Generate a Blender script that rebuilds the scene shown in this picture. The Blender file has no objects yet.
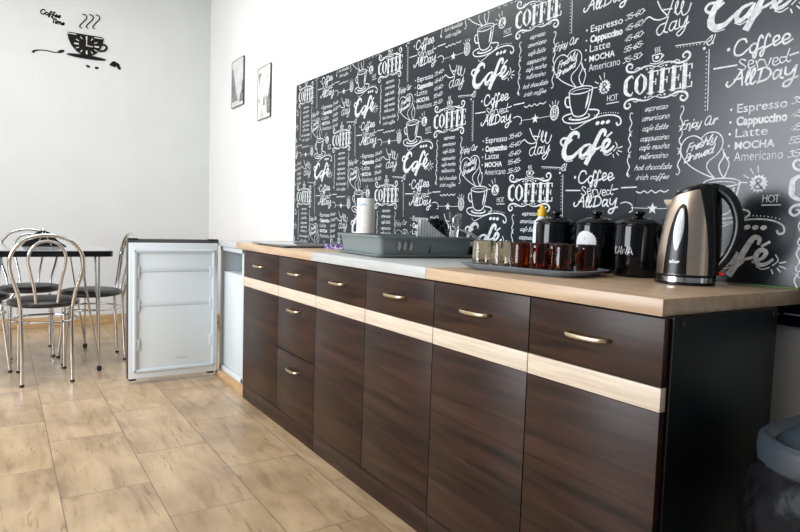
import bpy, bmesh, math, random
from mathutils import Vector, Matrix
random.seed(7)
PI = math.pi
S = bpy.context.scene
C = S.collection

# ------------------------------------------------------------------ camera
cam_d = bpy.data.cameras.new('camera'); cam = bpy.data.objects.new('camera', cam_d); C.objects.link(cam)
cam_d.sensor_fit = 'HORIZONTAL'; cam_d.sensor_width = 36.0; cam_d.lens = 612.62 * 36.0 / 800.0
cam_d.clip_start = 0.02
_r = Vector((0.54430429, 0.83827413, 0.03208299)); _u = Vector((-0.07524827, 0.0106979, 0.99710744)); _f = Vector((-0.83550616, 0.54514405, -0.06890159))
M4 = Matrix(((_r.x, _u.x, -_f.x, 0.72686729), (_r.y, _u.y, -_f.y, -1.68662406), (_r.z, _u.z, -_f.z, 0.98290224), (0, 0, 0, 1)))
cam.matrix_world = M4
S.camera = cam

# ------------------------------------------------------------------ world and light
W = bpy.data.worlds.new('daylight'); S.world = W; W.use_nodes = True
bg = W.node_tree.nodes['Background']; bg.inputs[0].default_value = (0.80, 0.90, 1.0, 1); bg.inputs[1].default_value = 1.5
S.view_settings.view_transform = 'Standard'; S.view_settings.look = 'None'
S.view_settings.gamma = 1.0; S.view_settings.use_curve_mapping = False
S.view_settings.exposure = 0.0

def area(name, loc, rot, sx, sy, power, col=(1, 1, 1), spread=None):
    d = bpy.data.lights.new(name, 'AREA'); d.shape = 'RECTANGLE'; d.size = sx; d.size_y = sy; d.energy = power; d.color = col
    if spread: d.spread = spread
    o = bpy.data.objects.new(name, d); C.objects.link(o); o.location = loc; o.rotation_euler = rot
    return o
# daylight entering by the windows of the wall opposite the counter (facing +y)
area('window_daylight', (-1.6, -4.42, 1.6), (PI/2, 0, 0), 2.3, 2.1, 180, (0.92, 0.96, 1.0))
area('overhead_area_light', (-3.4, -1.7, 3.02), (0, 0, 0), 1.6, 1.6, 36, (1.0, 0.98, 0.95))  # unseen soft area light under the ceiling, no lamp fixture modelled

# ------------------------------------------------------------------ helpers
def link(name, me, mat=None, parent=None, smooth=None):
    o = bpy.data.objects.new(name, me); C.objects.link(o)
    if mat is not None:
        for m in (mat if isinstance(mat, (list, tuple)) else [mat]): me.materials.append(m)
    if parent is not None: o.parent = parent
    if smooth is not None:
        for p in me.polygons: p.use_smooth = True
        try: me.set_sharp_from_angle(angle=smooth)
        except Exception: pass
    return o
def obj(name, bm, mat=None, parent=None, smooth=math.radians(35)):
    bmesh.ops.remove_doubles(bm, verts=bm.verts, dist=1e-6)
    bmesh.ops.recalc_face_normals(bm, faces=bm.faces)
    me = bpy.data.meshes.new(name); bm.to_mesh(me); bm.free()
    return link(name, me, mat, parent, smooth)
def tag(o, label, cat, group=None):
    o['label'] = label; o['category'] = cat
    if group: o['group'] = group
    return o
def thing(name, label, cat, loc=(0, 0, 0), rz=0, group=None):
    o = bpy.data.objects.new(name, None); C.objects.link(o); o.location = loc; o.rotation_euler = (0, 0, rz)
    o.empty_display_size = 0.05
    return tag(o, label, cat, group)
def struct(o): o['kind'] = 'structure'; return o
def dup(root, loc, rz, label):
    r = root.copy(); C.objects.link(r); r.location = loc; r.rotation_euler = (0, 0, rz); r['label'] = label
    for ch in list(root.children):
        c = ch.copy(); C.objects.link(c); c.parent = r
        for g in ch.children:
            d = g.copy(); C.objects.link(d); d.parent = c
    return r
def add_box(bm, x0, x1, y0, y1, z0, z1, bev=0.0, seg=2):
    t = bmesh.new()
    bmesh.ops.create_cube(t, size=1)
    for v in t.verts:
        v.co = Vector(((x0 + x1) / 2 + v.co.x * (x1 - x0), (y0 + y1) / 2 + v.co.y * (y1 - y0), (z0 + z1) / 2 + v.co.z * (z1 - z0)))
    if bev > 0: bmesh.ops.bevel(t, geom=list(t.edges), offset=bev, segments=seg, profile=0.5, affect='EDGES')
    me = bpy.data.meshes.new('t'); t.to_mesh(me); t.free(); bm.from_mesh(me); bpy.data.meshes.remove(me)
    return bm
def box(x0, x1, y0, y1, z0, z1, bev=0.0, seg=2): return add_box(bmesh.new(), x0, x1, y0, y1, z0, z1, bev, seg)
def add_lathe(bm, prof, n=40, center=(0, 0, 0), sx=1, sy=1, close=False):
    rings = []
    for r, z in prof:
        if r < 1e-6: rings.append([bm.verts.new((center[0], center[1], center[2] + z))])
        else: rings.append([bm.verts.new((center[0] + r * sx * math.cos(2*PI*i/n), center[1] + r * sy * math.sin(2*PI*i/n), center[2] + z)) for i in range(n)])
    for a, b in zip(rings, rings[1:]):
        for i in range(n):
            j = (i + 1) % n
            if len(a) == 1 and len(b) == 1: continue
            if len(a) == 1: bm.faces.new((a[0], b[i], b[j]))
            elif len(b) == 1: bm.faces.new((a[i], a[j], b[0]))
            else: bm.faces.new((a[i], a[j], b[j], b[i]))
    return bm
def smooth_path(P, k=6, closed=False):
    P = [Vector(p) for p in P]; out = []; n = len(P)
    rng = range(n) if closed else range(n - 1)
    for i in rng:
        p1, p2 = P[i], P[(i + 1) % n]
        p0 = P[i - 1] if (closed or i > 0) else p1 * 2 - p2
        p3 = P[(i + 2) % n] if (closed or i + 2 < n) else p2 * 2 - p1
        for j in range(k):
            t = j / k
            out.append(0.5 * ((2 * p1) + (p2 - p0) * t + (2 * p0 - 5 * p1 + 4 * p2 - p3) * t * t + (3 * p1 - p0 - 3 * p2 + p3) * t ** 3))
    if not closed: out.append(P[-1].copy())
    return out
def add_tube(bm, P, r, n=10, closed=False, caps=True, flat=None):
    """sweep a circle (or flat=(rx, ry, up) ellipse) along P; r number or list"""
    P = [Vector(p) for p in P]; m = len(P); rings = []
    up = None
    for i in range(m):
        a = P[i - 1] if (closed or i > 0) else P[i]; b = P[(i + 1) % m] if (closed or i < m - 1) else P[i]
        t = (b - a).normalized()
        if flat:
            nrm = Vector(flat[2]); nrm = (nrm - t * nrm.dot(t)).normalized()
        elif up is None:
            nrm = t.orthogonal().normalized()
        else:
            nrm = (up - t * up.dot(t)).normalized()
        up = nrm; bi = t.cross(nrm)
        if flat: rx, ry = (flat[0], flat[1]) if not callable(flat[0]) else (flat[0](i / (m - 1)), flat[1](i / (m - 1)))
        else: rx = ry = (r[i] if isinstance(r, (list, tuple)) else r)
        rings.append([bm.verts.new(P[i] + nrm * (rx * math.cos(2*PI*k/n)) + bi * (ry * math.sin(2*PI*k/n))) for k in range(n)])
    pairs = list(zip(rings, rings[1:])) + ([(rings[-1], rings[0])] if closed else [])
    for a, b in pairs:
        for k in range(n):
            bm.faces.new((a[k], a[(k + 1) % n], b[(k + 1) % n], b[k]))
    if caps and not closed:
        bm.faces.new(rings[0][::-1]); bm.faces.new(rings[-1])
    return bm
def add_prism(bm, pts, z0, z1, to=lambda x, y, z: (x, y, z)):
    a = [bm.verts.new(to(x, y, z0)) for x, y in pts]; b = [bm.verts.new(to(x, y, z1)) for x, y in pts]
    n = len(pts)
    bm.faces.new(a[::-1]); bm.faces.new(b)
    for i in range(n): bm.faces.new((a[i], a[(i + 1) % n], b[(i + 1) % n], b[i]))
    return bm
def rrect(x0, x1, y0, y1, r, n=6):
    out = []
    for cx, cy, a0 in ((x1 - r, y1 - r, 0), (x0 + r, y1 - r, PI/2), (x0 + r, y0 + r, PI), (x1 - r, y0 + r, 1.5*PI)):
        for i in range(n + 1):
            a = a0 + PI/2 * i / n; out.append((cx + r * math.cos(a), cy + r * math.sin(a)))
    return out
def add_loft(bm, loops, cap0=True, cap1=True):
    R = [[bm.verts.new(p) for p in l] for l in loops]; n = len(R[0])
    for a, b in zip(R, R[1:]):
        for i in range(n): bm.faces.new((a[i], a[(i + 1) % n], b[(i + 1) % n], b[i]))
    if cap0: bm.faces.new(R[0][::-1])
    if cap1: bm.faces.new(R[-1])
    return bm

# ------------------------------------------------------------------ materials
def mat(name, col, rough=0.5, metal=0.0, **k):
    m = bpy.data.materials.new(name); m.use_nodes = True
    b = m.node_tree.nodes['Principled BSDF']
    b.inputs['Base Color'].default_value = (*col, 1); b.inputs['Roughness'].default_value = rough; b.inputs['Metallic'].default_value = metal
    for kk, v in k.items(): b.inputs[kk.replace('_', ' ')].default_value = v
    return m
def nodes(m): return m.node_tree.nodes, m.node_tree.links, m.node_tree.nodes['Principled BSDF']
def ramp(N, stops):
    r = N.new('ShaderNodeValToRGB'); e = r.color_ramp.elements
    e[0].position, e[0].color = stops[0][0], (*stops[0][1], 1); e[1].position, e[1].color = stops[-1][0], (*stops[-1][1], 1)
    for p, c in stops[1:-1]:
        q = e.new(p); q.color = (*c, 1)
    return r
def noisy(name, c0, c1, scale=(1, 1, 1), nscale=5, rough=0.5, metal=0.0, bump=0.0, detail=5, lo=0.35, hi=0.65, dist=0.0, **k):
    m = mat(name, c0, rough, metal, **k); N, L, B = nodes(m)
    tc = N.new('ShaderNodeTexCoord'); mp = N.new('ShaderNodeMapping'); mp.inputs['Scale'].default_value = scale
    nz = N.new('ShaderNodeTexNoise'); nz.inputs['Scale'].default_value = nscale; nz.inputs['Detail'].default_value = detail; nz.inputs['Distortion'].default_value = dist
    r = ramp(N, [(lo, c0), (hi, c1)])
    L.new(tc.outputs['Object'], mp.inputs[0]); L.new(mp.outputs[0], nz.inputs['Vector']); L.new(nz.outputs['Fac'], r.inputs[0]); L.new(r.outputs[0], B.inputs['Base Color'])
    if bump:
        bp = N.new('ShaderNodeBump'); bp.inputs['Strength'].default_value = bump; bp.inputs['Distance'].default_value = 0.002
        L.new(nz.outputs['Fac'], bp.inputs['Height']); L.new(bp.outputs[0], B.inputs['Normal'])
    return m
M = {}
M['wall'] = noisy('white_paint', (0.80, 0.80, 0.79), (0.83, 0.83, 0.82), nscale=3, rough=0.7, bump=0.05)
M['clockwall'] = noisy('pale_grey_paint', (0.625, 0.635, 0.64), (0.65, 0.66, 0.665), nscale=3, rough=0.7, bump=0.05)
M['farwall'] = noisy('fill_cut_grey_blue', (0.42, 0.45, 0.48), (0.45, 0.48, 0.51), nscale=3, rough=0.8)  # unseen front wall, tone lowered to reduce fill light
M['darkwall'] = noisy('fill_cut_slate_blue', (0.13, 0.15, 0.18), (0.15, 0.17, 0.20), nscale=3, rough=0.8)  # unseen right wall, kept dark so right-facing sides get less bounce
M['ceiling'] = noisy('ceiling_paint', (0.82, 0.82, 0.80), (0.85, 0.85, 0.83), nscale=3, rough=0.8)
M['wenge'] = noisy('dark_wenge_laminate', (0.010, 0.005, 0.004), (0.056, 0.026, 0.017), scale=(1.0, 1.0, 16), nscale=2.2, rough=0.36, Specular_IOR_Level=0.24, bump=0.08, detail=8, lo=0.3, hi=0.75, dist=0.6)
M['carcass'] = noisy('black_side_laminate', (0.005, 0.005, 0.006), (0.007, 0.007, 0.008), nscale=20, rough=0.42, bump=0.04, Specular_IOR_Level=0.16)
M['strip'] = noisy('pale_oak_strip', (0.72, 0.61, 0.49), (0.60, 0.49, 0.38), scale=(2, 2, 40), nscale=4, rough=0.45, detail=8)
M['oak'] = noisy('light_oak_worktop', (0.63, 0.46, 0.31), (0.43, 0.29, 0.18), scale=(1.2, 14, 14), nscale=3.0, rough=0.32, detail=8, lo=0.3, hi=0.72, dist=0.5, bump=0.05)
M['greytop'] = noisy('satin_grey_worktop', (0.50, 0.51, 0.50), (0.56, 0.57, 0.56), scale=(1, 8, 8), nscale=12, rough=0.35, metal=0.1)
M['brass'] = mat('brushed_brass', (0.72, 0.60, 0.42), 0.28, 1.0)
M['chrome'] = mat('chrome', (0.70, 0.70, 0.71), 0.14, 1.0)
M['steel'] = mat('steel', (0.60, 0.60, 0.61), 0.25, 1.0)
M['black'] = mat('black_plastic', (0.007, 0.007, 0.008), 0.25, Specular_IOR_Level=0.35)
M['blackmatt'] = mat('black_rubber', (0.012, 0.012, 0.012), 0.6)
M['vinyl'] = noisy('black_vinyl', (0.018, 0.016, 0.017), (0.028, 0.025, 0.026), nscale=60, rough=0.38, bump=0.1)
M['ceramic'] = mat('black_glazed_ceramic', (0.003, 0.003, 0.004), 0.08, Specular_IOR_Level=0.35)
M['white'] = mat('white_plastic', (0.74, 0.79, 0.82), 0.35)
M['liner'] = noisy('fridge_liner_plastic', (0.62, 0.67, 0.70), (0.64, 0.69, 0.72), nscale=3, rough=0.3)
M['fridgegrey'] = mat('dark_silver_enamel', (0.12, 0.12, 0.12), 0.35, 0.6)
M['fridgetop'] = mat('pale_grey_enamel', (0.48, 0.49, 0.50), 0.35)
M['paper'] = noisy('white_paper', (0.80, 0.80, 0.76), (0.86, 0.86, 0.83), scale=(1, 1, 6), nscale=14, rough=0.9, bump=0.3)
M['blueprint'] = mat('blue_print', (0.25, 0.50, 0.70), 0.7)
M['rack'] = mat('grey_green_plastic', (0.19, 0.22, 0.22), 0.35)
M['tray'] = noisy('grey_tray_plastic', (0.20, 0.25, 0.32), (0.23, 0.28, 0.35), nscale=30, rough=0.35)
M['yellow'] = mat('yellow_cap_plastic', (0.90, 0.50, 0.02), 0.35)
M['chalk'] = noisy('white_chalk_print', (0.48, 0.50, 0.52), (0.74, 0.76, 0.78), nscale=90, rough=0.7)
M['panel'] = noisy('chalkboard_print', (0.009, 0.013, 0.018), (0.011, 0.016, 0.022), nscale=4, rough=0.25, Specular_IOR_Level=0.42)
M['decal'] = mat('black_wall_sticker', (0.003, 0.003, 0.003), 0.6, Specular_IOR_Level=0.2)
M['dialwhite'] = mat('white_dial_marks', (0.65, 0.65, 0.66), 0.5)
M['palehand'] = mat('pale_clock_hand', (0.55, 0.50, 0.50), 0.4)
M['purple'] = noisy('purple_printed_cloth', (0.07, 0.015, 0.20), (0.42, 0.38, 0.50), nscale=55, rough=0.8, lo=0.45, hi=0.55)
M['hob'] = mat('dark_glass', (0.10, 0.11, 0.11), 0.08, Specular_IOR_Level=0.8)
M['binblue'] = mat('slate_blue_plastic', (0.034, 0.045, 0.058), 0.38)
M['binbody'] = mat('blue_grey_plastic', (0.05, 0.07, 0.10), 0.5)
M['bag'] = noisy('black_bin_bag', (0.004, 0.004, 0.005), (0.010, 0.010, 0.012), nscale=38, rough=0.25, bump=0.6, detail=2, Specular_IOR_Level=0.08)
M['green'] = mat('green_cable_sheath', (0.10, 0.19, 0.06), 0.5)
M['red'] = mat('red_switch', (0.6, 0.02, 0.01), 0.4)
M['label'] = mat('white_label', (0.72, 0.74, 0.76), 0.5)
M['greyink'] = mat('grey_ink', (0.25, 0.28, 0.32), 0.5)
M['kettle'] = None
def brushed():
    m = mat('champagne_brushed_steel', (0.74, 0.60, 0.48), 0.30, 1.0); N, L, B = nodes(m)
    tc = N.new('ShaderNodeTexCoord'); mp = N.new('ShaderNodeMapping'); mp.inputs['Scale'].default_value = (3, 3, 400)
    nz = N.new('ShaderNodeTexNoise'); nz.inputs['Scale'].default_value = 3; nz.inputs['Detail'].default_value = 2
    mr = N.new('ShaderNodeMapRange'); mr.inputs['To Min'].default_value = 0.24; mr.inputs['To Max'].default_value = 0.38
    L.new(tc.outputs['Object'], mp.inputs[0]); L.new(mp.outputs[0], nz.inputs['Vector']); L.new(nz.outputs['Fac'], mr.inputs['Value']); L.new(mr.outputs[0], B.inputs['Roughness'])
    return m
M['kettle'] = brushed()
def glass(name, col, rough=0.03, trans=1.0):
    return mat(name, col, rough, Transmission_Weight=trans, IOR=1.45)
M['amber'] = glass('dark_amber_glass', (0.42, 0.12, 0.025))
M['smoke'] = glass('pale_amber_glass', (0.95, 0.86, 0.73))
M['clearpl'] = glass('ribbed_clear_plastic', (0.86, 0.90, 0.92), 0.15, 0.35)
M['gauge'] = mat('water_gauge', (0.42, 0.47, 0.50), 0.12, Coat_Weight=0.5)

def floor_mat():
    m = mat('wood_look_tiles', (0.5, 0.4, 0.3), 0.3); N, L, B = nodes(m)
    def math_(op, a, b=None, c=None):
        n = N.new('ShaderNodeMath'); n.operation = op
        for i, v in enumerate((a, b, c)):
            if v is None: continue
            if hasattr(v, 'is_linked') or hasattr(v, 'links'): L.new(v, n.inputs[i])
            else: n.inputs[i].default_value = v
        return n.outputs[0]
    tc = N.new('ShaderNodeTexCoord'); sp = N.new('ShaderNodeSeparateXYZ'); L.new(tc.outputs['Object'], sp.inputs[0])
    yy = math_('DIVIDE', math_('ADD', sp.outputs[1], 0.6498), 0.2915)
    row = math_('FLOOR', yy)
    odd = math_('FLOORED_MODULO', row, 2.0)
    xx = math_('ADD', math_('DIVIDE', math_('ADD', sp.outputs[0], 1.609), 0.62), math_('MULTIPLY', math_('SUBTRACT', 1.0, odd), 0.5))
    col = math_('FLOOR', xx)
    fx = math_('MULTIPLY', math_('SUBTRACT', xx, col), 0.62); fy = math_('MULTIPLY', math_('SUBTRACT', yy, row), 0.2915)
    ex = math_('MINIMUM', fx, math_('SUBTRACT', 0.62, fx)); ey = math_('MINIMUM', fy, math_('SUBTRACT', 0.2915, fy))
    e = math_('MINIMUM', ex, ey)
    grout = math_('LESS_THAN', e, 0.0016)
    idv = N.new('ShaderNodeCombineXYZ'); L.new(row, idv.inputs[0]); L.new(col, idv.inputs[1])
    wn = N.new('ShaderNodeTexWhiteNoise'); L.new(idv.outputs[0], wn.inputs['Vector'])
    sc = N.new('ShaderNodeVectorMath'); sc.operation = 'SCALE'; L.new(wn.outputs['Color'], sc.inputs[0]); sc.inputs['Scale'].default_value = 30
    ad = N.new('ShaderNodeVectorMath'); L.new(tc.outputs['Object'], ad.inputs[0]); L.new(sc.outputs[0], ad.inputs[1])
    mp = N.new('ShaderNodeMapping'); mp.inputs['Scale'].default_value = (1.6, 7, 1); L.new(ad.outputs[0], mp.inputs[0])
    n1 = N.new('ShaderNodeTexNoise'); n1.inputs['Scale'].default_value = 2.2; n1.inputs['Detail'].default_value = 7; n1.inputs['Distortion'].default_value = 0.8; L.new(mp.outputs[0], n1.inputs['Vector'])
    n2 = N.new('ShaderNodeTexNoise'); n2.inputs['Scale'].default_value = 3.5; n2.inputs['Detail'].default_value = 3; L.new(ad.outputs[0], n2.inputs['Vector'])
    r1 = ramp(N, [(0.22, (0.31, 0.215, 0.12)), (0.42, (0.46, 0.325, 0.19)), (0.60, (0.54, 0.395, 0.24)), (0.8, (0.59, 0.445, 0.285))]); L.new(n1.outputs['Fac'], r1.inputs[0])
    r2 = ramp(N, [(0.35, (0.68, 0.665, 0.65)), (0.6, (1.0, 1.0, 1.0))]); L.new(n2.outputs['Fac'], r2.inputs[0])
    mx = N.new('ShaderNodeMixRGB'); mx.blend_type = 'MULTIPLY'; mx.inputs[0].default_value = 0.8; L.new(r1.outputs[0], mx.inputs[1]); L.new(r2.outputs[0], mx.inputs[2])
    # fine dark veins
    mp3 = N.new('ShaderNodeMapping'); mp3.inputs['Scale'].default_value = (3, 26, 1); L.new(ad.outputs[0], mp3.inputs[0])
    n3 = N.new('ShaderNodeTexNoise'); n3.inputs['Scale'].default_value = 2.0; n3.inputs['Detail'].default_value = 6; n3.inputs['Distortion'].default_value = 1.5; L.new(mp3.outputs[0], n3.inputs['Vector'])
    r3 = ramp(N, [(0.28, (0.52, 0.46, 0.41)), (0.41, (1, 1, 1))]); L.new(n3.outputs['Fac'], r3.inputs[0])
    mx2 = N.new('ShaderNodeMixRGB'); mx2.blend_type = 'MULTIPLY'; mx2.inputs[0].default_value = 0.8; L.new(mx.outputs[0], mx2.inputs[1]); L.new(r3.outputs[0], mx2.inputs[2])
    g = N.new('ShaderNodeMixRGB'); L.new(grout, g.inputs[0]); L.new(mx2.outputs[0], g.inputs[1]); g.inputs[2].default_value = (0.16, 0.11, 0.075, 1)
    L.new(g.outputs[0], B.inputs['Base Color'])
    bp = N.new('ShaderNodeBump'); bp.inputs['Strength'].default_value = 0.15; bp.inputs['Distance'].default_value = 0.002; L.new(n3.outputs['Fac'], bp.inputs['Height']); L.new(bp.outputs[0], B.inputs['Normal'])
    return m
M['floor'] = floor_mat()
M['base'] = noisy('tan_tile_baseboard', (0.42, 0.26, 0.12), (0.56, 0.37, 0.19), scale=(3, 3, 12), nscale=3, rough=0.4)
M['plank'] = noisy('raw_wood_board', (0.45, 0.27, 0.12), (0.58, 0.38, 0.19), scale=(3, 12, 12), nscale=3, rough=0.5)

# ------------------------------------------------------------------ room
XL, XR, YS, H = -5.27, 2.2, -4.5, 3.1
struct(obj('floor', box(XL - .1, XR + .1, YS - .1, .1, -.05, 0), M['floor']))
struct(obj('ceiling', box(XL - .1, XR + .1, YS - .1, .1, H, H + .05), M['ceiling']))
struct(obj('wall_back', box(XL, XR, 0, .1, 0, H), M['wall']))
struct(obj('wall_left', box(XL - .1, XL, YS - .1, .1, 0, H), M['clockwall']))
def wall_open(along, a0, a1, p0, p1, holes):
    bm = bmesh.new(); xs = [a0]
    def bx(u0, u1, z0, z1):
        if along == 'x': add_box(bm, u0, u1, p0, p1, z0, z1)
        else: add_box(bm, p0, p1, u0, u1, z0, z1)
    cur = a0
    for h0, h1, z0, z1 in holes:
        bx(cur, h0, 0, H); bx(h0, h1, 0, z0); bx(h0, h1, z1, H); cur = h1
    bx(cur, a1, 0, H)
    return bm
WS = [(-2.8, -.4, .5, 2.7)]
struct(obj('wall_front', wall_open('x', XL - .1, XR + .1, YS - .1, YS, WS), M['farwall']))
struct(obj('wall_right', wall_open('y', YS, 0, XR, XR + .1, []), M['darkwall']))
def window(n, along, a0, a1, z0, z1, p):
    bm = bmesh.new(); w = .06
    def bx(u0, u1, za, zb):
        if along == 'x': add_box(bm, u0, u1, p - .03, p + .03, za, zb, .004)
        else: add_box(bm, p - .03, p + .03, u0, u1, za, zb, .004)
    bx(a0, a1, z0, z0 + w); bx(a0, a1, z1 - w, z1); bx(a0, a0 + w, z0 + w, z1 - w); bx(a1 - w, a1, z0 + w, z1 - w)
    m = (a0 + a1) / 2; bx(m - w * .6, m + w * .6, z0 + w, z1 - w)
    o = struct(obj('window_%d' % n, bm, M['white']))
    return o
for n, (a, b, c, d) in enumerate(WS): window(n + 1, 'x', a, b, c, d, YS - .06)
struct(obj('baseboard_left', box(XL, XL + .012, YS, 0, 0, .088, .002), M['base']))
struct(obj('baseboard_back', box(XL + .012, -3.14, -.012, 0, 0, .088, .002), M['base']))
struct(obj('baseboard_front', box(XL + .012, XR, YS, YS + .012, 0, .088, .002), M['base']))

# ------------------------------------------------------------------ ribbon lettering
G = {
 'a': (5, "45 26 05 02 12 32 45", "46 43 42 52"), 'b': (5, "09 03 12 32 44 36 16 04"), 'c': (4, "35 26 05 03 12 22 33"),
 'd': (5, "45 26 05 03 12 32 44", "49 43 42 52"), 'e': (4, "04 24 35 26 15 03 12 22 33"), 'f': (4, "38 39 29 17 13 10 00 01 24 35"),
 'g': (5, "45 26 05 03 12 32 45", "46 42 30 10 01"), 'h': (5, "09 02", "04 16 36 43 42 52"), 'i': (2, "06 03 02 12", "08 08.6"),
 'k': (4, "09 02", "36 04 32"), 'l': (3, "02 07 19 29 18 04 02 12 22"), 'm': (7, "06 02", "04 16 26 33 32", "34 46 56 63 62 72"),
 'n': (5, "06 02", "04 16 36 43 42 52"), 'o': (5, "26 05 03 22 43 45 26"), 'p': (5, "06 00", "05 16 36 44 32 12 03"),
 'q': (5, "45 26 05 03 12 32 44", "46 40"), 'r': (4, "06 02", "04 16 26 35"), 's': (4, "35 26 06 05 14 33 32 12 03"), 't': (4, "19 13 12 22 33", "06 36"),
 'u': (5, "06 03 12 32 44", "46 43 42 52"), 'v': (4, "06 12 22 36"), 'w': (6, "06 12 22 35 42 52 66"), 'y': (5, "06 03 12 32 45", "46 41 30 10 01"),
 'z': (4, "06 46 02 42"), 'j': (2, "16 11 00 -10.6", "18 18.6"), 'x': (4, "06 42", "46 02"),
 "A": (6, "!02 39 62", "!14 54"), 'B': (5, "!02 09 39 48 47 36 06", "!36 45 44 43 32 02"), 'C': (6, "58 49 29 07 04 22 42 53"),
 'D': (6, "!02 09", "!09 39 57 54 32 02"), 'E': (5, "!49 09 02 42", "!06 36"), 'F': (5, "!49 09 02", "!06 36"), 'H': (5, "!09 02", "!49 42", "!06 46"),
 'K': (5, "!09 02", "!49 05 42"), 'L': (5, "!09 02 42"), 'M': (7, "!02 09 34 69 62"), 'O': (6, "39 18 05 13 32 53 65 58 39"), 'T': (5, "!09 49", "!29 22"),
 'W': (8, "!09 22 47 62 89"), '&': (6, "53 32 12 03 15 47 48 29 18 17 52"), '!': (2, "!09 04", "!02 02.4"),
 '0': (4, "29 07 04 22 44 47 29"), '3': (4, "08 29 38 26 44 33 12 03"), '4': (4, "!32 39 04 44"), '5': (4, "!39 09 06", "06 36 44 32 03"), '6': (4, "39 06 03 22 44 25 04"),
 '-': (3, "!05 25"), ' ': (3,), 'é': (4, "04 24 35 26 15 03 12 22 33", "!28 39.5"), '1': (2, "!08 19 12"),
}
def parse(st):
    sharp = st.startswith('!'); st = st.lstrip('!')
    return sharp, [((-1.0, float(t[2:])) if t[0] == '-' else (float(t[0]), float(t[1:]))) for t in st.split()]
def type_polys(txt, x, y, h, width, bold=0.0):
    """built-in typeface as 2-D polygons: left x, baseline y, cap height h, set to the given width"""
    c = bpy.data.curves.new('type', 'FONT'); c.body = txt; c.offset = bold; c.resolution_u = 3; c.size = 1.0
    o = bpy.data.objects.new('type', c); C.objects.link(o); bpy.context.view_layer.update()
    ev = o.evaluated_get(bpy.context.evaluated_depsgraph_get()); me = ev.to_mesh()
    P = [(v.co.x, v.co.y) for v in me.vertices]; F = [list(p.vertices) for p in me.polygons]
    a, b = min(p[0] for p in P), max(p[0] for p in P); ev.to_mesh_clear()
    bpy.data.objects.remove(o); bpy.data.curves.remove(c)
    return [[(x + (P[i][0] - a) * width / (b - a), y + P[i][1] * h / .70) for i in f] for f in F]
class Ink:
    """collects flat ribbons as (list of quads) in 2-D"""
    def __init__(s): s.q = []
    def line(s, pts, w, smooth=True, k=3, prof=None, closed=False):
        P = [Vector((a, b, 0)) for a, b in pts]
        if closed: P = smooth_path(P, k, True) + [P[0]]
        elif smooth and len(P) > 2: P = smooth_path(P, k)
        n = len(P); L_ = []; R_ = []
        for i in range(n):
            t = P[min(i + 1, n - 1)] - P[max(i - 1, 0)]
            if t.length < 1e-9: t = Vector((1, 0, 0))
            t.normalize(); nn = Vector((-t.y, t.x, 0)); ww = w * (prof(i / (n - 1)) if prof else 1) / 2
            L_.append(P[i] + nn * ww); R_.append(P[i] - nn * ww)
        if not prof and not closed:  # rounded-ish ends
            a = (P[0] - P[1]).normalized() * w * .4; L_[0] += a; R_[0] += a
            a = (P[-1] - P[-2]).normalized() * w * .4; L_[-1] += a; R_[-1] += a
        for i in range(n - 1): s.q.append([(v.x, v.y) for v in (L_[i], R_[i], R_[i + 1], L_[i + 1])])
    def disc(s, x, y, r, ry=None, n=10, ang=0):
        ry = ry or r; pts = [(x + r * math.cos(2*PI*i/n) * math.cos(ang) - ry * math.sin(2*PI*i/n) * math.sin(ang), y + r * math.cos(2*PI*i/n) * math.sin(ang) + ry * math.sin(2*PI*i/n) * math.cos(ang)) for i in range(n)]
        for i in range(0, n - 2, 2): s.q.append([pts[0], pts[i + 1], pts[i + 2], pts[(i + 3) % n]] if i + 3 < n else [pts[0], pts[i + 1], pts[i + 2]])
    def ring(s, x, y, r, w, n=12, ry=None):
        ry = ry or r
        for i in range(n):
            a, b = 2*PI*i/n, 2*PI*(i+1)/n
            s.q.append([(x + (r + d) * math.cos(t), y + (ry + d) * math.sin(t)) for t, d in ((a, -w/2), (a, w/2), (b, w/2), (b, -w/2))])
    def poly(s, pts): s.q.append(list(pts))
    def text(s, txt, x, y, h, w, slant=0.0, width=None, center=True, rise=0.0, space=1.3, cap=False):
        """x centre (or left), y baseline, h cap height"""
        u = h / 7.0; adv = []; X = 0
        for ch in txt:
            g = G.get(ch, G[' ']); adv.append(X); X += g[0] - 1 + space
        X -= space
        sx = u * .8
        if width: sx = width / max(X, 1)
        x0 = x - X * sx / 2 if center else x
        for ch, ax in zip(txt, adv):
            for st in G.get(ch, G[' '])[1:]:
                sh, P = parse(st)
                pts = [(x0 + (ax + a) * sx + (b - 2) * u * slant, y + (b - 2) * u + ((ax + a) * sx) * rise) for a, b in P]
                s.line(pts, w, smooth=not sh)
def ink_mesh(name, quads, mp, m, parent=None, thick=None):
    V = []; F = []
    for q in quads:
        b = len(V); V += [mp(a, c) for a, c in q]; F.append(tuple(range(b, b + len(q))))
    me = bpy.data.meshes.new(name); me.from_pydata(V, [], F); me.update()
    return link(name, me, m, parent)

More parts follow.
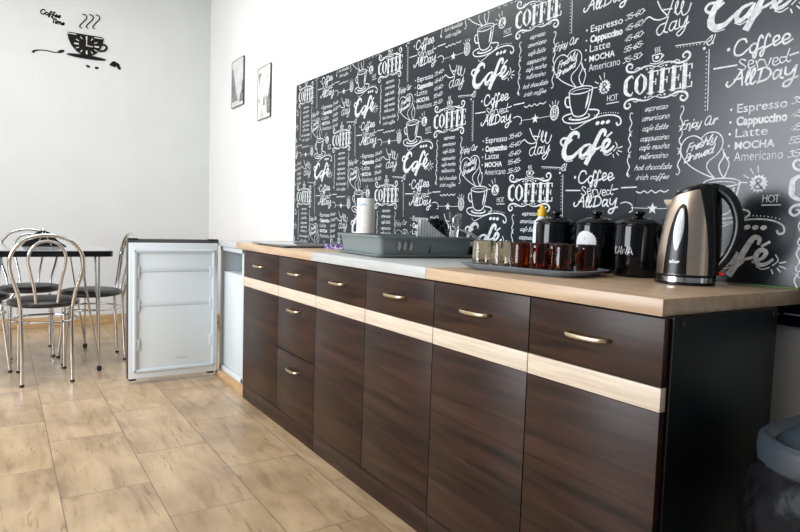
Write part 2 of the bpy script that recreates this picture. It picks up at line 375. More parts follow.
# one repeat of the print, origin at the middle of the word COFFEE
K = Ink()
hh = .064; lw = .228
def coffee_letters(I, cx, cy, W_, H_):
    xs = [cx - W_/2 + W_ * t for t in (0, .185, .39, .555, .72, .875)]; lwid = W_ * .15
    y0, y1 = cy - H_/2, cy + H_/2
    x = xs[0]; I.line([(x + lwid, y1 - H_*.18), (x + lwid*.8, y1 - .002), (x + lwid*.25, y1 - H_*.2), (x + lwid*.2, cy), (x + lwid*.25, y0 + H_*.2), (x + lwid*.8, y0 + .002), (x + lwid, y0 + H_*.2)], .015, prof=lambda t: .15 + .85 * math.sin(PI*t)**1.5)
    x = xs[1]; I.line([(x + lwid*.55, y1), (x + lwid*.15, y1 - H_*.25), (x + lwid*.12, cy), (x + lwid*.15, y0 + H_*.25), (x + lwid*.55, y0)], .014, prof=lambda t: .15 + .85 * math.sin(PI*t))
    I.line([(x + lwid*.55, y1), (x + lwid*.98, y1 - H_*.25), (x + lwid*1.02, cy), (x + lwid*.98, y0 + H_*.25), (x + lwid*.55, y0)], .014, prof=lambda t: .15 + .85 * math.sin(PI*t))
    for i, x in enumerate(xs[2:]):
        I.line([(x + lwid*.28, y0), (x + lwid*.28, y1)], .014, False)
        I.line([(x - .002, y1), (x + lwid*.9, y1)], .0035, False); I.line([(x - .002, y0), (x + lwid*.6, y0)], .0035, False)
        I.line([(x + lwid*.3, cy), (x + lwid*.75, cy)], .003, False); I.line([(x + lwid*.75, cy - .008), (x + lwid*.75, cy + .008)], .0035, False)
        I.line([(x + lwid*.9, y1), (x + lwid*.9, y1 - .012)], .004, False)
        if i >= 2:
            I.line([(x + lwid*.3, y0), (x + lwid*.95, y0)], .0035, False); I.line([(x + lwid*.95, y0), (x + lwid*.95, y0 + .013)], .004, False)
coffee_letters(K, 0, 0, lw, hh)
for sg in (1, -1):
    for mx in (1, -1):
        f = lambda a, b: (mx * a, sg * b)
        K.line([f(0, .044), f(.025, .052), f(.05, .050), f(.075, .042), f(.100, .046), f(.108, .060), f(.098, .070), f(.086, .064), f(.088, .055), f(.095, .056)], .006, prof=lambda t: .35 + .8 * math.sin(PI * t))
        K.disc(*f(.033, .043), .0035); K.line([f(.05, .046), f(.066, .053), f(.076, .048)], .003)
        K.line([f(.004, .046), f(.014, .041), f(.024, .045)], .0025)
# little cup with steam
K.line([(-.016, .080), (-.012, .064), (0, .060), (.012, .064), (.016, .080), (-.016, .080)], .0035); K.line([(-.022, .058), (0, .053), (.022, .058)], .003)
K.disc(0, .072, .007, .005); K.line([(.016, .077), (.023, .074), (.014, .067)], .003)
for d in (-.007, 0, .007): K.line([(d, .086), (d + .003, .091), (d - .002, .096), (d + .002, .102)], .0022)
# script menu
for t, v, wd in (('espresso', -.079, .075), ('americano', -.108, .09), ('cafe latte', -.139, .085), ('cappuccino', -.170, .095), ('cafe mocha', -.197, .10), ('milenccino', -.225, .095), ('hot chocolate', -.259, .125), ('irish coffee', -.289, .11)):
    K.text(t, .006, v - .007, .016, .0019, slant=.5, width=wd)
for u0 in (-.08, .094):
    for a, b in ((-.085, -.150), (-.155, -.215), (-.222, -.290)):
        sg = 1 if u0 < 0 else -1; m = (a + b) / 2; q = (a - b) / 4
        K.line([(u0 + .007*sg, a - .004), (u0 - .001*sg, a), (u0 - .005*sg, a - q*.8), (u0 + .004*sg, m), (u0 - .004*sg, b + q*.9), (u0 + .002*sg, b + .004), (u0 + .008*sg, b + .009)], .0032, prof=lambda t: .5 + .7 * math.sin(PI * t))
    for b in (-.152, -.218): K.disc(u0, b, .004)
K.line([(-.045, -.333), (-.03, -.338), (-.018, -.331), (-.005, -.338), (.008, -.330), (.022, -.338), (.038, -.331), (.052, -.336), (.066, -.330)], .0035)
def star(I, x, y, r):
    p = [(x + (r if i % 2 == 0 else r * .42) * math.sin(PI * i / 5), y + (r if i % 2 == 0 else r * .42) * math.cos(PI * i / 5)) for i in range(10)]
    for i in range(0, 10, 2): I.poly([(x, y), p[i - 1], p[i], p[i + 1]])
star(K, .015, -.386, .019); K.line([(-.06, -.384), (0, -.385)], .0018, False); K.line([(.03, -.386), (.09, -.384)], .0018, False)
# beaded oval badge with B
K.ring(.110, -.375, .019, .0045, 14, .026); K.ring(.110, -.375, .0135, .0025, 12, .019); K.text('B', .110, -.387, .024, .004)
for a in (60, 85, 110, 135): K.line([(.11 + .026*math.cos(math.radians(a)), -.375 + .032*math.sin(math.radians(a))), (.11 + .036*math.cos(math.radians(a)), -.375 + .044*math.sin(math.radians(a)))], .003, False)
# corner with flower and dotted rule
K.line([(.060, .094), (.150, .087)], .0025, False); K.line([(.165, .062), (.172, -.108)], .0025, False)
for i in range(15): K.disc(.158 + i * .0005, .055 - i * .0115, .0020, n=6)
for i in range(8): K.disc(.066 + i * .010, .088 - i * .0007, .0018, n=6)
K.line([(.148, .08), (.160, .092), (.172, .100), (.168, .088), (.156, .082), (.166, .074), (.176, .086), (.180, .100)], .003); K.disc(.150, .068, .0045); K.disc(.174, .078, .0035)
# Café, thick brush script, then Coffee served All Day and the small All day
CAFE = [('C', [(0.227, -0.477), (0.226, -0.462), (0.205, -0.456), (0.182, -0.474), (0.165, -0.511), (0.173, -0.538), (0.201, -0.540), (0.224, -0.525), (0.241, -0.510)]), ('l', [(0.197, -0.479), (0.176, -0.492), (0.157, -0.495), (0.146, -0.482), (0.158, -0.471), (0.175, -0.473)]), ('a', [(0.279, -0.500), (0.252, -0.506), (0.237, -0.525), (0.245, -0.539), (0.264, -0.529), (0.282, -0.504)]), ('a2', [(0.284, -0.501), (0.271, -0.532), (0.283, -0.538), (0.302, -0.524)]), ('f', [(0.336, -0.479), (0.339, -0.463), (0.323, -0.461), (0.304, -0.492), (0.286, -0.528), (0.263, -0.568)]), ('x', [(0.292, -0.521), (0.312, -0.517), (0.334, -0.509)]), ('e', [(0.323, -0.526), (0.349, -0.513), (0.358, -0.497), (0.344, -0.492), (0.332, -0.510), (0.341, -0.530), (0.360, -0.527), (0.377, -0.513)]), ('t', [(0.347, -0.481), (0.364, -0.470)]), ('s', [(0.155, -0.514), (0.158, -0.535), (0.178, -0.552), (0.205, -0.552)]), ('s', [(0.233, -0.541), (0.248, -0.549), (0.265, -0.544)]), ('s', [(0.336, -0.536), (0.351, -0.542), (0.368, -0.536)]), ('s', [(0.376, -0.530), (0.389, -0.516), (0.382, -0.502)]), ('s', [(0.388, -0.536), (0.396, -0.545)]), ('s', [(0.393, -0.530), (0.408, -0.535)]), ('s', [(0.393, -0.522), (0.408, -0.518)]), ('s', [(0.374, -0.541), (0.378, -0.551)])]
COFFEE2 = [('m', [(0.269, 0.060), (0.264, 0.069), (0.249, 0.069), (0.238, 0.052), (0.240, 0.033), (0.257, 0.029), (0.275, 0.042)]), ('m', [(0.287, 0.052), (0.279, 0.044), (0.281, 0.031), (0.291, 0.030), (0.298, 0.043), (0.294, 0.051), (0.287, 0.052)]), ('m', [(0.311, 0.062), (0.306, 0.070), (0.300, 0.056), (0.296, 0.025), (0.292, 0.014), (0.288, 0.022), (0.295, 0.032), (0.315, 0.040)]), ('m', [(0.329, 0.062), (0.324, 0.070), (0.318, 0.056), (0.315, 0.026), (0.310, 0.015), (0.306, 0.023), (0.314, 0.033), (0.334, 0.041)]), ('m', [(0.338, 0.044), (0.351, 0.050), (0.350, 0.059), (0.341, 0.058), (0.337, 0.047), (0.343, 0.036), (0.357, 0.042)]), ('m', [(0.360, 0.044), (0.377, 0.049), (0.374, 0.058), (0.365, 0.058), (0.360, 0.046), (0.367, 0.035), (0.384, 0.043)]), ('d', [(0.221, 0.050)]), ('t', [(0.270, 0.012), (0.259, 0.017), (0.253, 0.012), (0.262, 0.003), (0.271, -0.005), (0.265, -0.012), (0.251, -0.007)]), ('t', [(0.277, -0.001), (0.290, 0.002), (0.288, 0.009), (0.280, 0.009), (0.277, -0.002), (0.283, -0.011), (0.294, -0.006)]), ('t', [(0.297, 0.006), (0.303, -0.012)]), ('t', [(0.300, -0.002), (0.306, 0.007), (0.316, 0.005)]), ('t', [(0.318, 0.005), (0.327, -0.013), (0.335, 0.006)]), ('t', [(0.339, -0.007), (0.352, -0.003), (0.350, 0.004), (0.342, 0.003), (0.340, -0.008), (0.346, -0.015), (0.356, -0.011)]), ('t', [(0.372, 0.001), (0.360, 0.003), (0.357, -0.005), (0.363, -0.012), (0.372, -0.006)]), ('t', [(0.379, 0.021), (0.373, -0.003), (0.378, -0.012), (0.383, -0.009)]), ('b', [(0.183, 0.005), (0.246, 0.004)]), ('b', [(0.381, 0.004), (0.400, 0.007)]), ('m', [(0.224, -0.038), (0.221, -0.045), (0.229, -0.051), (0.243, -0.040), (0.261, -0.012)]), ('m', [(0.261, -0.012), (0.265, -0.052)]), ('m', [(0.243, -0.035), (0.265, -0.033)]), ('m', [(0.273, -0.045), (0.282, -0.028), (0.284, -0.015), (0.279, -0.019), (0.274, -0.041), (0.278, -0.054), (0.286, -0.047)]), ('m', [(0.286, -0.045), (0.295, -0.028), (0.296, -0.013), (0.290, -0.019), (0.286, -0.041), (0.290, -0.054), (0.299, -0.048)]), ('m', [(0.314, -0.019), (0.307, -0.052)]), ('m', [(0.304, -0.019), (0.324, -0.016), (0.337, -0.029), (0.330, -0.045), (0.305, -0.052)]), ('m', [(0.361, -0.030), (0.350, -0.028), (0.343, -0.039), (0.348, -0.050), (0.361, -0.037)]), ('m', [(0.363, -0.028), (0.361, -0.046), (0.368, -0.050)]), ('m', [(0.373, -0.025), (0.373, -0.041), (0.384, -0.043), (0.395, -0.028)]), ('m', [(0.398, -0.024), (0.393, -0.051), (0.383, -0.071), (0.370, -0.071), (0.374, -0.060), (0.403, -0.052)])]
ALLDAY = [('n', [(-0.009, -0.420), (0.004, -0.445), (0.025, -0.469)]), ('n', [(0.043, -0.430), (0.035, -0.453), (0.028, -0.469)]), ('n', [(0.013, -0.450), (0.040, -0.454)]), ('n', [(0.049, -0.467), (0.059, -0.447), (0.058, -0.435), (0.051, -0.450), (0.056, -0.473), (0.066, -0.473), (0.077, -0.450), (0.075, -0.440), (0.070, -0.457), (0.077, -0.481), (0.093, -0.476), (0.101, -0.454)]), ('n', [(0.021, -0.491), (0.003, -0.494), (-0.007, -0.508), (0.001, -0.522), (0.015, -0.515), (0.026, -0.489)]), ('n', [(0.030, -0.474), (0.019, -0.513), (0.030, -0.520)]), ('n', [(-0.050, -0.465), (-0.036, -0.459), (-0.018, -0.471), (0.003, -0.477), (0.029, -0.474)]), ('n', [(0.056, -0.494), (0.042, -0.495), (0.035, -0.512), (0.045, -0.518), (0.057, -0.501)]), ('n', [(0.059, -0.493), (0.054, -0.516), (0.065, -0.516)]), ('n', [(0.068, -0.491), (0.068, -0.512), (0.079, -0.513), (0.089, -0.495)]), ('n', [(0.093, -0.489), (0.086, -0.523), (0.070, -0.539), (0.061, -0.531), (0.076, -0.520), (0.098, -0.506)])]
for w_, P in CAFE:
    if w_ == 'C': K.line(P, .0175, k=5, prof=lambda t: .35 + .75 * math.sin(PI * t)**1.1)
    elif w_ in ('a', 'a2', 'e'): K.line(P, .0125, k=5, prof=lambda t: .5 + .55 * math.sin(PI * t))
    elif w_ == 'f': K.line(P, .0170, k=5, prof=lambda t: .35 + .75 * t**.5)
    else: K.line(P, {'l': .008, 'x': .008, 't': .007, 's': .0032}[w_], k=4)
for w_, P in COFFEE2:
    if w_ == 'd': K.disc(*P[0], .0050)
    else: K.line(P, {'m': .0052, 't': .0032, 'b': .0044}[w_], k=4, smooth=len(P) > 2)
K.disc(.434, .052, .0050); K.line([(.414, .010), (.470, .011)], .0042, False)
K.line([(.415, -.040), (.435, -.036), (.456, -.044), (.460, -.062), (.450, -.068)], .0034)
for w_, P in ALLDAY: K.line(P, .0040, k=4)
# price list
for i, (t, v, wd, w_, hgt, sl) in enumerate((('Espresso', -.115, .128, .0048, .025, 0), ('Cappuccino', -.149, .130, .0078, .024, 0), ('Latte', -.181, .084, .0036, .026, 0), ('MOCHA', -.213, .104, .0072, .021, 0), ('Americano', -.245, .126, .0038, .027, 0))):
    K.disc(.240, v, .0035, n=8); K.q += type_polys(t, .256, v - .010, hgt * .92, wd, {'Cappuccino': .045, 'MOCHA': .03, 'Espresso': .008, 'Americano': -.004}.get(t, .0))
for t, v in (('35-60-', -.113), ('45-60-', -.147), ('45-60-', -.181), ('55-65-', -.213), ('35-50-', -.247)):
    K.text(t, .428, v - .007, .017, .0023, slant=.35, width=.070, rise=.10)
# ampersand badge, HOT
n = 28
for i in range(n // 2):
    a, b, c_, d = (2*PI*(2*i + t)/n for t in (0, 1, 1, 2))
    K.poly([(.326, -.317), (.326 + .019*math.cos(a), -.317 + .019*math.sin(a)), (.326 + .025*math.cos(b), -.317 + .025*math.sin(b)), (.326 + .019*math.cos(d), -.317 + .019*math.sin(d))])
for a in (95, 120, 150, 175): K.line([(.326 + .030*math.cos(math.radians(a)), -.317 + .030*math.sin(math.radians(a))), (.326 + .046*math.cos(math.radians(a)), -.317 + .046*math.sin(math.radians(a)))], .003, False)
K.text('HOT', .360, -.366, .018, .002, width=.040); K.line([(.338, -.374), (.384, -.373)], .003, False)
AMP = Ink(); AMP.text('&', .326, -.331, .027, .0042, width=.020)
# cup, saucer, steam
K.ring(.226, -.312, .051, .0040, 22, .012); K.ring(.226, -.316, .040, .0022, 18, .007)
K.line([(.175, -.314), (.180, -.350), (.192, -.385), (.205, -.398), (.228, -.402), (.250, -.396), (.262, -.378), (.271, -.345), (.277, -.314)], .0050)
K.line([(.262, -.325), (.258, -.350), (.250, -.378)], .009, prof=lambda t: .3 + .7 * math.sin(PI * t))
K.line([(.177, -.330), (.162, -.330), (.158, -.346), (.168, -.362), (.182, -.364)], .0058)
K.line([(.188, -.388), (.160, -.392), (.150, -.402), (.170, -.418), (.226, -.424), (.285, -.416), (.308, -.398), (.300, -.388), (.268, -.383)], .0048)
K.line([(.192, -.400), (.180, -.406), (.226, -.413), (.270, -.406), (.262, -.396)], .006, prof=lambda t: .4 + .6 * math.sin(PI * t))
K.line([(.232, -.300), (.220, -.282), (.216, -.262), (.228, -.240), (.224, -.220)], .0040); K.line([(.232, -.300), (.240, -.280), (.244, -.260), (.234, -.242), (.224, -.220)], .0034)
# heart with words
K.line([(.206, -.300), (.170, -.285), (.130, -.262), (.103, -.232), (.098, -.205), (.112, -.182), (.138, -.176), (.160, -.188), (.166, -.196)], .0034)
K.line([(.158, -.186), (.176, -.172), (.202, -.172), (.220, -.188), (.222, -.212), (.206, -.236), (.184, -.252), (.182, -.272), (.206, -.300)], .0034)
K.text('Freshly', .158, -.222, .024, .0036, slant=.35, width=.082, rise=.30); K.text('Brewed', .152, -.252, .024, .0036, slant=.35, width=.082, rise=.30)
K.text('Enjoy Our', .148, -.155, .025, .0030, slant=.35, width=.104, rise=.08)
# swirl with beans
K.line([(.186, -.432), (.196, -.444), (.220, -.440), (.260, -.424), (.310, -.412), (.360, -.412), (.392, -.424), (.398, -.442), (.386, -.448), (.380, -.438)], .0056, prof=lambda t: .35 + .8 * t)
for i in range(11): K.disc(.290 + i * .0095, -.402 - .0002 * (i - 4)**2, .0020, n=6)
for a in (.305, .326, .347): K.disc(a, -.433, .0090, .0065, 8, .3)
CELL = K.q

# ------------------------------------------------------------------ mural
TILT = .0118
def top_z(x): return 1.8505 - TILT * x
MX0, MX1, MZ0 = -3.19, .62, .755
mural = thing('mural_panel', 'black chalkboard-style coffee mural of white lettering and cups on the wall above the counter', 'wall mural', (-1.3, -.001, .762))
MO = Vector((-1.3, 0, .762))
for a, b in ((MX0, -.4985), (-.4975, MX1)):
    bm = bmesh.new(); P = [(a, MZ0), (b, MZ0), (b, top_z(b)), (a, top_z(a))]
    add_prism(bm, P, -.008, 0, lambda x, z, y: (x - MO.x, y - MO.y, z - MO.z))
    obj('panel', bm, M['panel'], mural)
LAY = []; n_ = 0
for i, q in enumerate(CELL):
    if i == 0 or len(q) != 4 or len(CELL[i - 1]) != 4 or abs(q[0][0] - CELL[i - 1][3][0]) + abs(q[0][1] - CELL[i - 1][3][1]) > 1e-6: n_ += 1
    LAY.append((n_ % 14) * 3e-5 + (i % 60) * 1e-6)
Q = []; QA = []
for i in range(-3, 8):
    for k in range(-3, 4):
        ox = -.4515 - .516 * i; oz = 1.44 - .33 * (i % 2) + .66 * k
        for src, dst, lay in ((CELL, Q, LAY), (AMP.q, QA, [.0008] * len(AMP.q))):
            for q, ly in zip(src, lay):
                p = [(ox + a, oz + b - TILT * (ox + a + .45), ly) for a, b in q]
                if all(MX0 + .003 < x < MX1 and MZ0 < z < top_z(x) - .003 for x, z, _ in p): dst.append(p)
V = []; F = []; MI = []
for src, mi in ((Q, 0), (QA, 1)):
    for q in src:
        b = len(V); V += [(x - MO.x, -.0084 - d - MO.y, z - MO.z) for x, z, d in q]; F.append(tuple(range(b, b + len(q)))); MI.append(mi)
me = bpy.data.meshes.new('printed_lettering'); me.from_pydata(V, [], F); me.update()
link('printed_lettering', me, [M['chalk'], M['panel']], mural); me.polygons.foreach_set('material_index', MI)

# ------------------------------------------------------------------ clock wall
def onwall(y, z, d=0): return (XL + d, y, z)
ck = thing('wall_clock', 'black coffee-cup-shaped wall clock with saucer and steam on the pale wall', 'clock', (XL, -1.056, 2.42))
def wl(y, z, d): return (d, y + 1.056, z - 2.434)
bm = bmesh.new()
cup = [(-1.200, 2.505), (-1.195, 2.522), (-1.060, 2.522), (-.935, 2.524), (-.922, 2.510), (-.930, 2.470), (-.950, 2.420), (-.985, 2.375), (-1.02, 2.352), (-1.09, 2.350), (-1.135, 2.375), (-1.170, 2.415), (-1.192, 2.465)]
add_prism(bm, cup[::-1], .0, .012, wl)
obj('cup_body', bm, M['decal'], ck)
add_p = [(-1.056 + .152 * math.cos(t), 2.337 + .016 * math.sin(t)) for t in [2*PI*i/28 for i in range(28)]]
obj('saucer', add_prism(bmesh.new(), add_p, 0, .010, wl), M['decal'], ck)
obj('cup_handle', add_tube(bmesh.new(), [wl(y, z, .006) for y, z in [(v.x, v.y) for v in smooth_path([(-.935, 2.46, 0), (-.912, 2.462, 0), (-.900, 2.442, 0), (-.915, 2.416, 0), (-.955, 2.402, 0)], 5)]], .0085, 8), M['decal'], ck)
for i in range(12):
    a = PI / 2 - i * PI / 6; I = Ink(); r0, r1 = (.058, .074); big = i % 3 == 0
    c, s_ = math.cos(a), math.sin(a); R0 = (.050 if big else .055)
    I.line([(-1.056 + (R0 + .004) * c * 1.2, 2.434 + R0 * s_), (-1.056 + .076 * c * 1.2, 2.434 + .072 * s_)], .011 if big else .006, False)
    ink_mesh('hour_mark', I.q, lambda y, z: wl(y, z, .0126), M['dialwhite'], ck)
I = Ink(); I.line([(-1.056, 2.428), (-1.056, 2.488)], .007, False); ink_mesh('minute_hand', I.q, lambda y, z: wl(y, z, .015), M['palehand'], ck)
I = Ink(); I.line([(-1.060, 2.430), (-1.012, 2.428)], .008, False); ink_mesh('hour_hand', I.q, lambda y, z: wl(y, z, .0165), M['palehand'], ck)
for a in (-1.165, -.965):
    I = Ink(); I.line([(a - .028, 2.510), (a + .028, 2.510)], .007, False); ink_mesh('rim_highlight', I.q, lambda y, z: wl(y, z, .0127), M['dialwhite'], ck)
for d in (0, .050, .100):
    bm = bmesh.new(); P = smooth_path([(-1.092 + d, 2.57, 0), (-1.108 + d, 2.585, 0), (-1.085 + d, 2.62, 0), (-1.055 + d, 2.66, 0), (-1.060 + d, 2.685, 0), (-1.085 + d, 2.69, 0)], 6)
    add_tube(bm, [wl(v.x, v.y + d * .15, .004) for v in P], .0045, 6); obj('steam_curl', bm, M['decal'], ck)
I = Ink(); I.text('Coffee', -1.325, 2.618, .036, .010, slant=.2, width=.140, rise=-.06); I.text('Time', -1.270, 2.562, .034, .010, slant=.2, width=.088, rise=-.06)
def solid(name, quads, mp, m, parent, d):
    bm = bmesh.new()
    for q in quads:
        try: add_prism(bm, q, 0, d, mp)
        except ValueError: pass
    return obj(name, bm, m, parent, smooth=None)
LO = Vector((XL, -1.32, 2.6))
t = solid('lettering_sticker', I.q, lambda y, z, d: (d, y - LO.y, z - LO.z), M['decal'], None, .002); t.location = LO
tag(t, 'black words Coffee time lettered on the pale wall left of the cup clock', 'wall sticker')
bm = bmesh.new(); P = smooth_path([(-.115, -.030, 0), (-.09, -.012, 0), (-.03, 0, 0), (.04, -.004, 0), (.075, .0, 0)], 5)
add_tube(bm, [(.003, v.x, v.y) for v in P], [.010 - .006 * min(1, i / 8) for i in range(len(P))], 8)
add_prism(bm, [(.092 + .028 * math.cos(a) * .9 - .012 * math.sin(a) * .4, .012 + .028 * math.cos(a) * .4 + .012 * math.sin(a) * .9) for a in [2*PI*i/16 for i in range(16)]], 0, .006, lambda y, z, d: (d, y, z))
t = obj('spoon_sticker', bm, M['decal']); t.location = (XL, -1.34, 2.325); tag(t, 'black spoon silhouette on the pale wall left of the cup clock', 'wall sticker')
def bean(name, y, z, a, label):
    bm = bmesh.new(); ca, sa = math.cos(a), math.sin(a)
    for sg in (1, -1):
        P = [(.017 * math.cos(t), sg * (.0015 + .0085 * math.sin(t))) for t in [PI * i / 12 for i in range(13)]]
        if sg < 0: P = P[::-1]
        add_prism(bm, [(x * ca - w * sa, x * sa + w * ca) for x, w in P], 0, .004, lambda y_, z_, d: (d, y_, z_))
    add_box(bm, 0, .002, -.012, .012, -.001, .001)
    o = obj(name, bm, M['decal']); o.location = (XL, y, z); tag(o, label, 'wall sticker', 'coffee bean wall stickers'); return o
bean('bean_sticker', -1.045, 2.247, -.35, 'left one of the two loose coffee bean stickers under the cup clock')
bean('bean_sticker', -.977, 2.244, .15, 'right one of the two loose coffee bean stickers under the cup clock')
bm = bmesh.new()
for (y, z, a) in ((-.012, .012, .5), (.018, .004, -.4), (-.022, -.006, .0), (.030, -.020, -.9), (.0, -.004, 1.2)):
    add_prism(bm, [(y + .022 * math.cos(t) * math.cos(a) - .013 * math.sin(t) * math.sin(a), z + .022 * math.cos(t) * math.sin(a) + .013 * math.sin(t) * math.cos(a)) for t in [2*PI*i/14 for i in range(14)]], 0, .004 + .0003 * abs(y) * 100, lambda y_, z_, d: (d, y_, z_))
t = obj('bean_cluster_sticker', bm, M['decal']); t.location = (XL, -.832, 2.297); tag(t, 'black sticker of clustered coffee beans to the right of the cup clock', 'wall sticker')

# ------------------------------------------------------------------ framed pictures
def pic_mat(name, kind):
    m = mat(name, (0.7, 0.7, 0.7), 0.3); N, L, B = nodes(m)
    tc = N.new('ShaderNodeTexCoord'); nz = N.new('ShaderNodeTexNoise'); mp = N.new('ShaderNodeMapping'); L.new(tc.outputs['Object'], mp.inputs[0]); L.new(mp.outputs[0], nz.inputs['Vector'])
    nz.inputs['Detail'].default_value = 6; mp.inputs['Scale'].default_value = (3, 1, 1.2) if kind else (1.5, 1, 1)
    nz.inputs['Scale'].default_value = 9
    r = ramp(N, [(.36, (.30, .30, .30)), (.50, (.80, .81, .81))] if kind else [(.40, (.60, .61, .62)), (.60, (.72, .73, .74))]); L.new(nz.outputs['Fac'], r.inputs[0])
    L.new(r.outputs[0], B.inputs['Base Color']); return m
PM = [pic_mat('photo_print_tower', 0), pic_mat('photo_print_street', 1)]
M['frame'] = mat('dark_grey_frame', (.05, .05, .05), .4)
M['photodark'] = noisy('photo_dark_grey', (.08, .08, .08), (.30, .30, .30), nscale=30, rough=.3)
def picture(x0, x1, z0, z1, k, label):
    t = thing('framed_picture', label, 'picture', ((x0 + x1) / 2, 0, z0), 0, 'framed black and white photographs')
    w = (x1 - x0) / 2; h = z1 - z0; bm = bmesh.new(); f = .0045
    add_box(bm, -w, w, -.014, 0, 0, f, .001); add_box(bm, -w, w, -.014, 0, h - f, h, .001); add_box(bm, -w, -w + f, -.014, 0, f, h - f, .001); add_box(bm, w - f, w, -.014, 0, f, h - f, .001)
    obj('frame', bm, M['frame'], t); obj('photograph', box(-w + f, w - f, -.012, -.002, f, h - f), PM[k], t)
    I = Ink()
    if k == 0: I.poly([(-w + f, .05), (.02, .05), (-.03, .12), (-.07, .22), (-w + .03, .33), (-w + f, .33)]); I.poly([(.05, .03), (w - f, .03), (w - f, .12), (.07, .10)]); I.poly([(w - .05, .1), (w - f, .1), (w - f, .2), (w - .03, .2)])
    else: I.poly([(.07, .03), (w - f, .03), (w - f, .30), (.10, .18), (.06, .12)]); I.poly([(-w + .02, .30), (-.06, .33), (-.05, .35), (-w + .02, .35)]); I.poly([(-.02, .10), (.03, .10), (.01, .2)])
    ink_mesh('photo_subject', I.q, lambda x, z: (x, -.0124, z), M['photodark'], t)
picture(-4.575, -4.272, 1.922, 2.312, 0, 'framed black and white photograph nearer the corner of the room, hung higher')
picture(-3.935, -3.665, 1.743, 2.135, 1, 'framed black and white photograph nearer the mural, hung lower')

# ------------------------------------------------------------------ kitchen units
FY = -.582
def handle_bm(x, z, w=.115):
    bm = bmesh.new(); P = smooth_path([(x - w/2, FY, z), (x - w/2 + .004, FY - .017, z - .001), (x - w/4, FY - .026, z - .002), (x + w/4, FY - .026, z - .002), (x + w/2 - .004, FY - .017, z - .001), (x + w/2, FY, z)], 6)
    add_tube(bm, P, 0, 10, flat=(lambda t: .0055 - .0015 * abs(2*t - 1), lambda t: .0045 - .001 * abs(2*t - 1), (0, 0, 1))); return bm
def unit(x0, x1, fronts, label, open_x=None):
    t = thing('base_cabinet', label, 'cabinet', ((x0 + x1) / 2, -.29, 0)); ox, oy = (x0 + x1) / 2, -.29
    def place(o): 
        for v in o.data.vertices: v.co.x -= ox; v.co.y -= oy
        return o
    bm = bmesh.new()
    add_box(bm, x0 + .0005, x1 - .0005, FY + .020, -.15, .08, .814, .001)
    place(obj('body', bm, M['carcass'], t))
    place(obj('plinth', box(x0 + .001, x1 - .001, FY + .001, FY + .018, 0.001, .079, .001), M['wenge'], t))
    g = .0015
    for kind, a, b, z0, z1 in fronts:
        a += g; b -= g; z0 += g; z1 -= g
        if kind == 'door':
            d = place(obj('door', box(a, b, FY, FY + .018, z0, z1, .0012), M['wenge'], t))
        elif kind == 'strip':
            place(obj('pale_strip', box(a, b, FY - .0005, FY + .018, z0 - g, z1 + g, .0008), M['strip'], t))
        else:
            d = place(obj('drawer', box(a, b, FY, FY + .018, z0, z1, .0012), M['wenge'], t))
            h = place(obj('handle', handle_bm((a + b) / 2 + (kind == 'drawerR') * .03, {'drawer': .745, 'mid': .58, 'low': .307}.get(kind, .745)), M['brass'], d))
    return t
j0, j1, j2, j3, j4, j45, j5 = -2.515, -2.019, -1.604, -1.188, -.770, -.366, .006
ST, SB, TOP = .6695, .620, .812
unit(j0, j2, [('drawer', j0, j1, ST, TOP), ('strip', j0, j1, SB, ST), ('door', j0, j1, .08, SB), ('drawer', j1, j2, ST, TOP), ('strip', j1, j2, SB, ST), ('mid', j1, j2, .375, SB), ('low', j1, j2, .08, .375)],
     'dark wood cabinet next to the open fridge, with a stack of drawers')
unit(j2, j4, [('drawer', j2, j3, ST, TOP), ('strip', j2, j3, SB, ST), ('door', j2, j3, .08, SB), ('drawer', j3, j4, ST, TOP), ('strip', j3, j4, SB, ST), ('door', j3, j4, .08, SB)],
     'wide dark wood cabinet with two doors below the dish drainer')
unit(j4, j45, [('drawer', j4, j45, ST, TOP), ('strip', j4, j45, SB, ST), ('door', j4, j45, .08, SB)], 'narrow dark wood cabinet below the tray of glass mugs, one drawer above one door')
u = unit(j45, j5, [('drawer', j45, j5, ST, TOP), ('strip', j45, j5, SB, ST), ('door', j45, j5, .08, SB)], 'narrow dark wood cabinet at the right end with bare black side, below the kettle')
ux, uy = (j45 + j5) / 2, -.29
obj('side_panel', box(j5 - .0004 - ux, j5 + .006 - ux, FY + .020 - uy, -.15 - uy, .002, .8135, .0008), M['carcass'], u)
for y in (-.535, -.175): obj('screw_cap', add_lathe(bmesh.new(), [(0, 0), (.006, 0), (.006, .004), (0, .004)], 12, (0, 0, 0)), M['blackmatt'], u).matrix_local = Matrix.Translation((j5 + .006 - ux, y - uy, .800)) @ Matrix.Rotation(PI/2, 4, 'Y')
WZ0, WZ1 = .8145, .85
WY = -.585
g1, g2 = -1.655, -.815
t = obj('oak_worktop', box(-2.645, g1 - .0006, WY, -.0095, WZ0, WZ1, .0015), M['oak']); tag(t, 'short light oak worktop section beside the fridge under the dark glass board', 'worktop')
t = obj('grey_worktop', box(g1, g2, WY - .0008, -.0095, WZ0, WZ1 + .0004, .0015), M['greytop']); tag(t, 'middle worktop section with pale grey front edge under the dish drainer', 'worktop')
t = obj('oak_worktop', box(g2 + .0006, .0, WY, -.0095, WZ0, WZ1, .0015), M['oak']); tag(t, 'long light oak worktop section carrying the mugs, canisters and kettle', 'worktop')

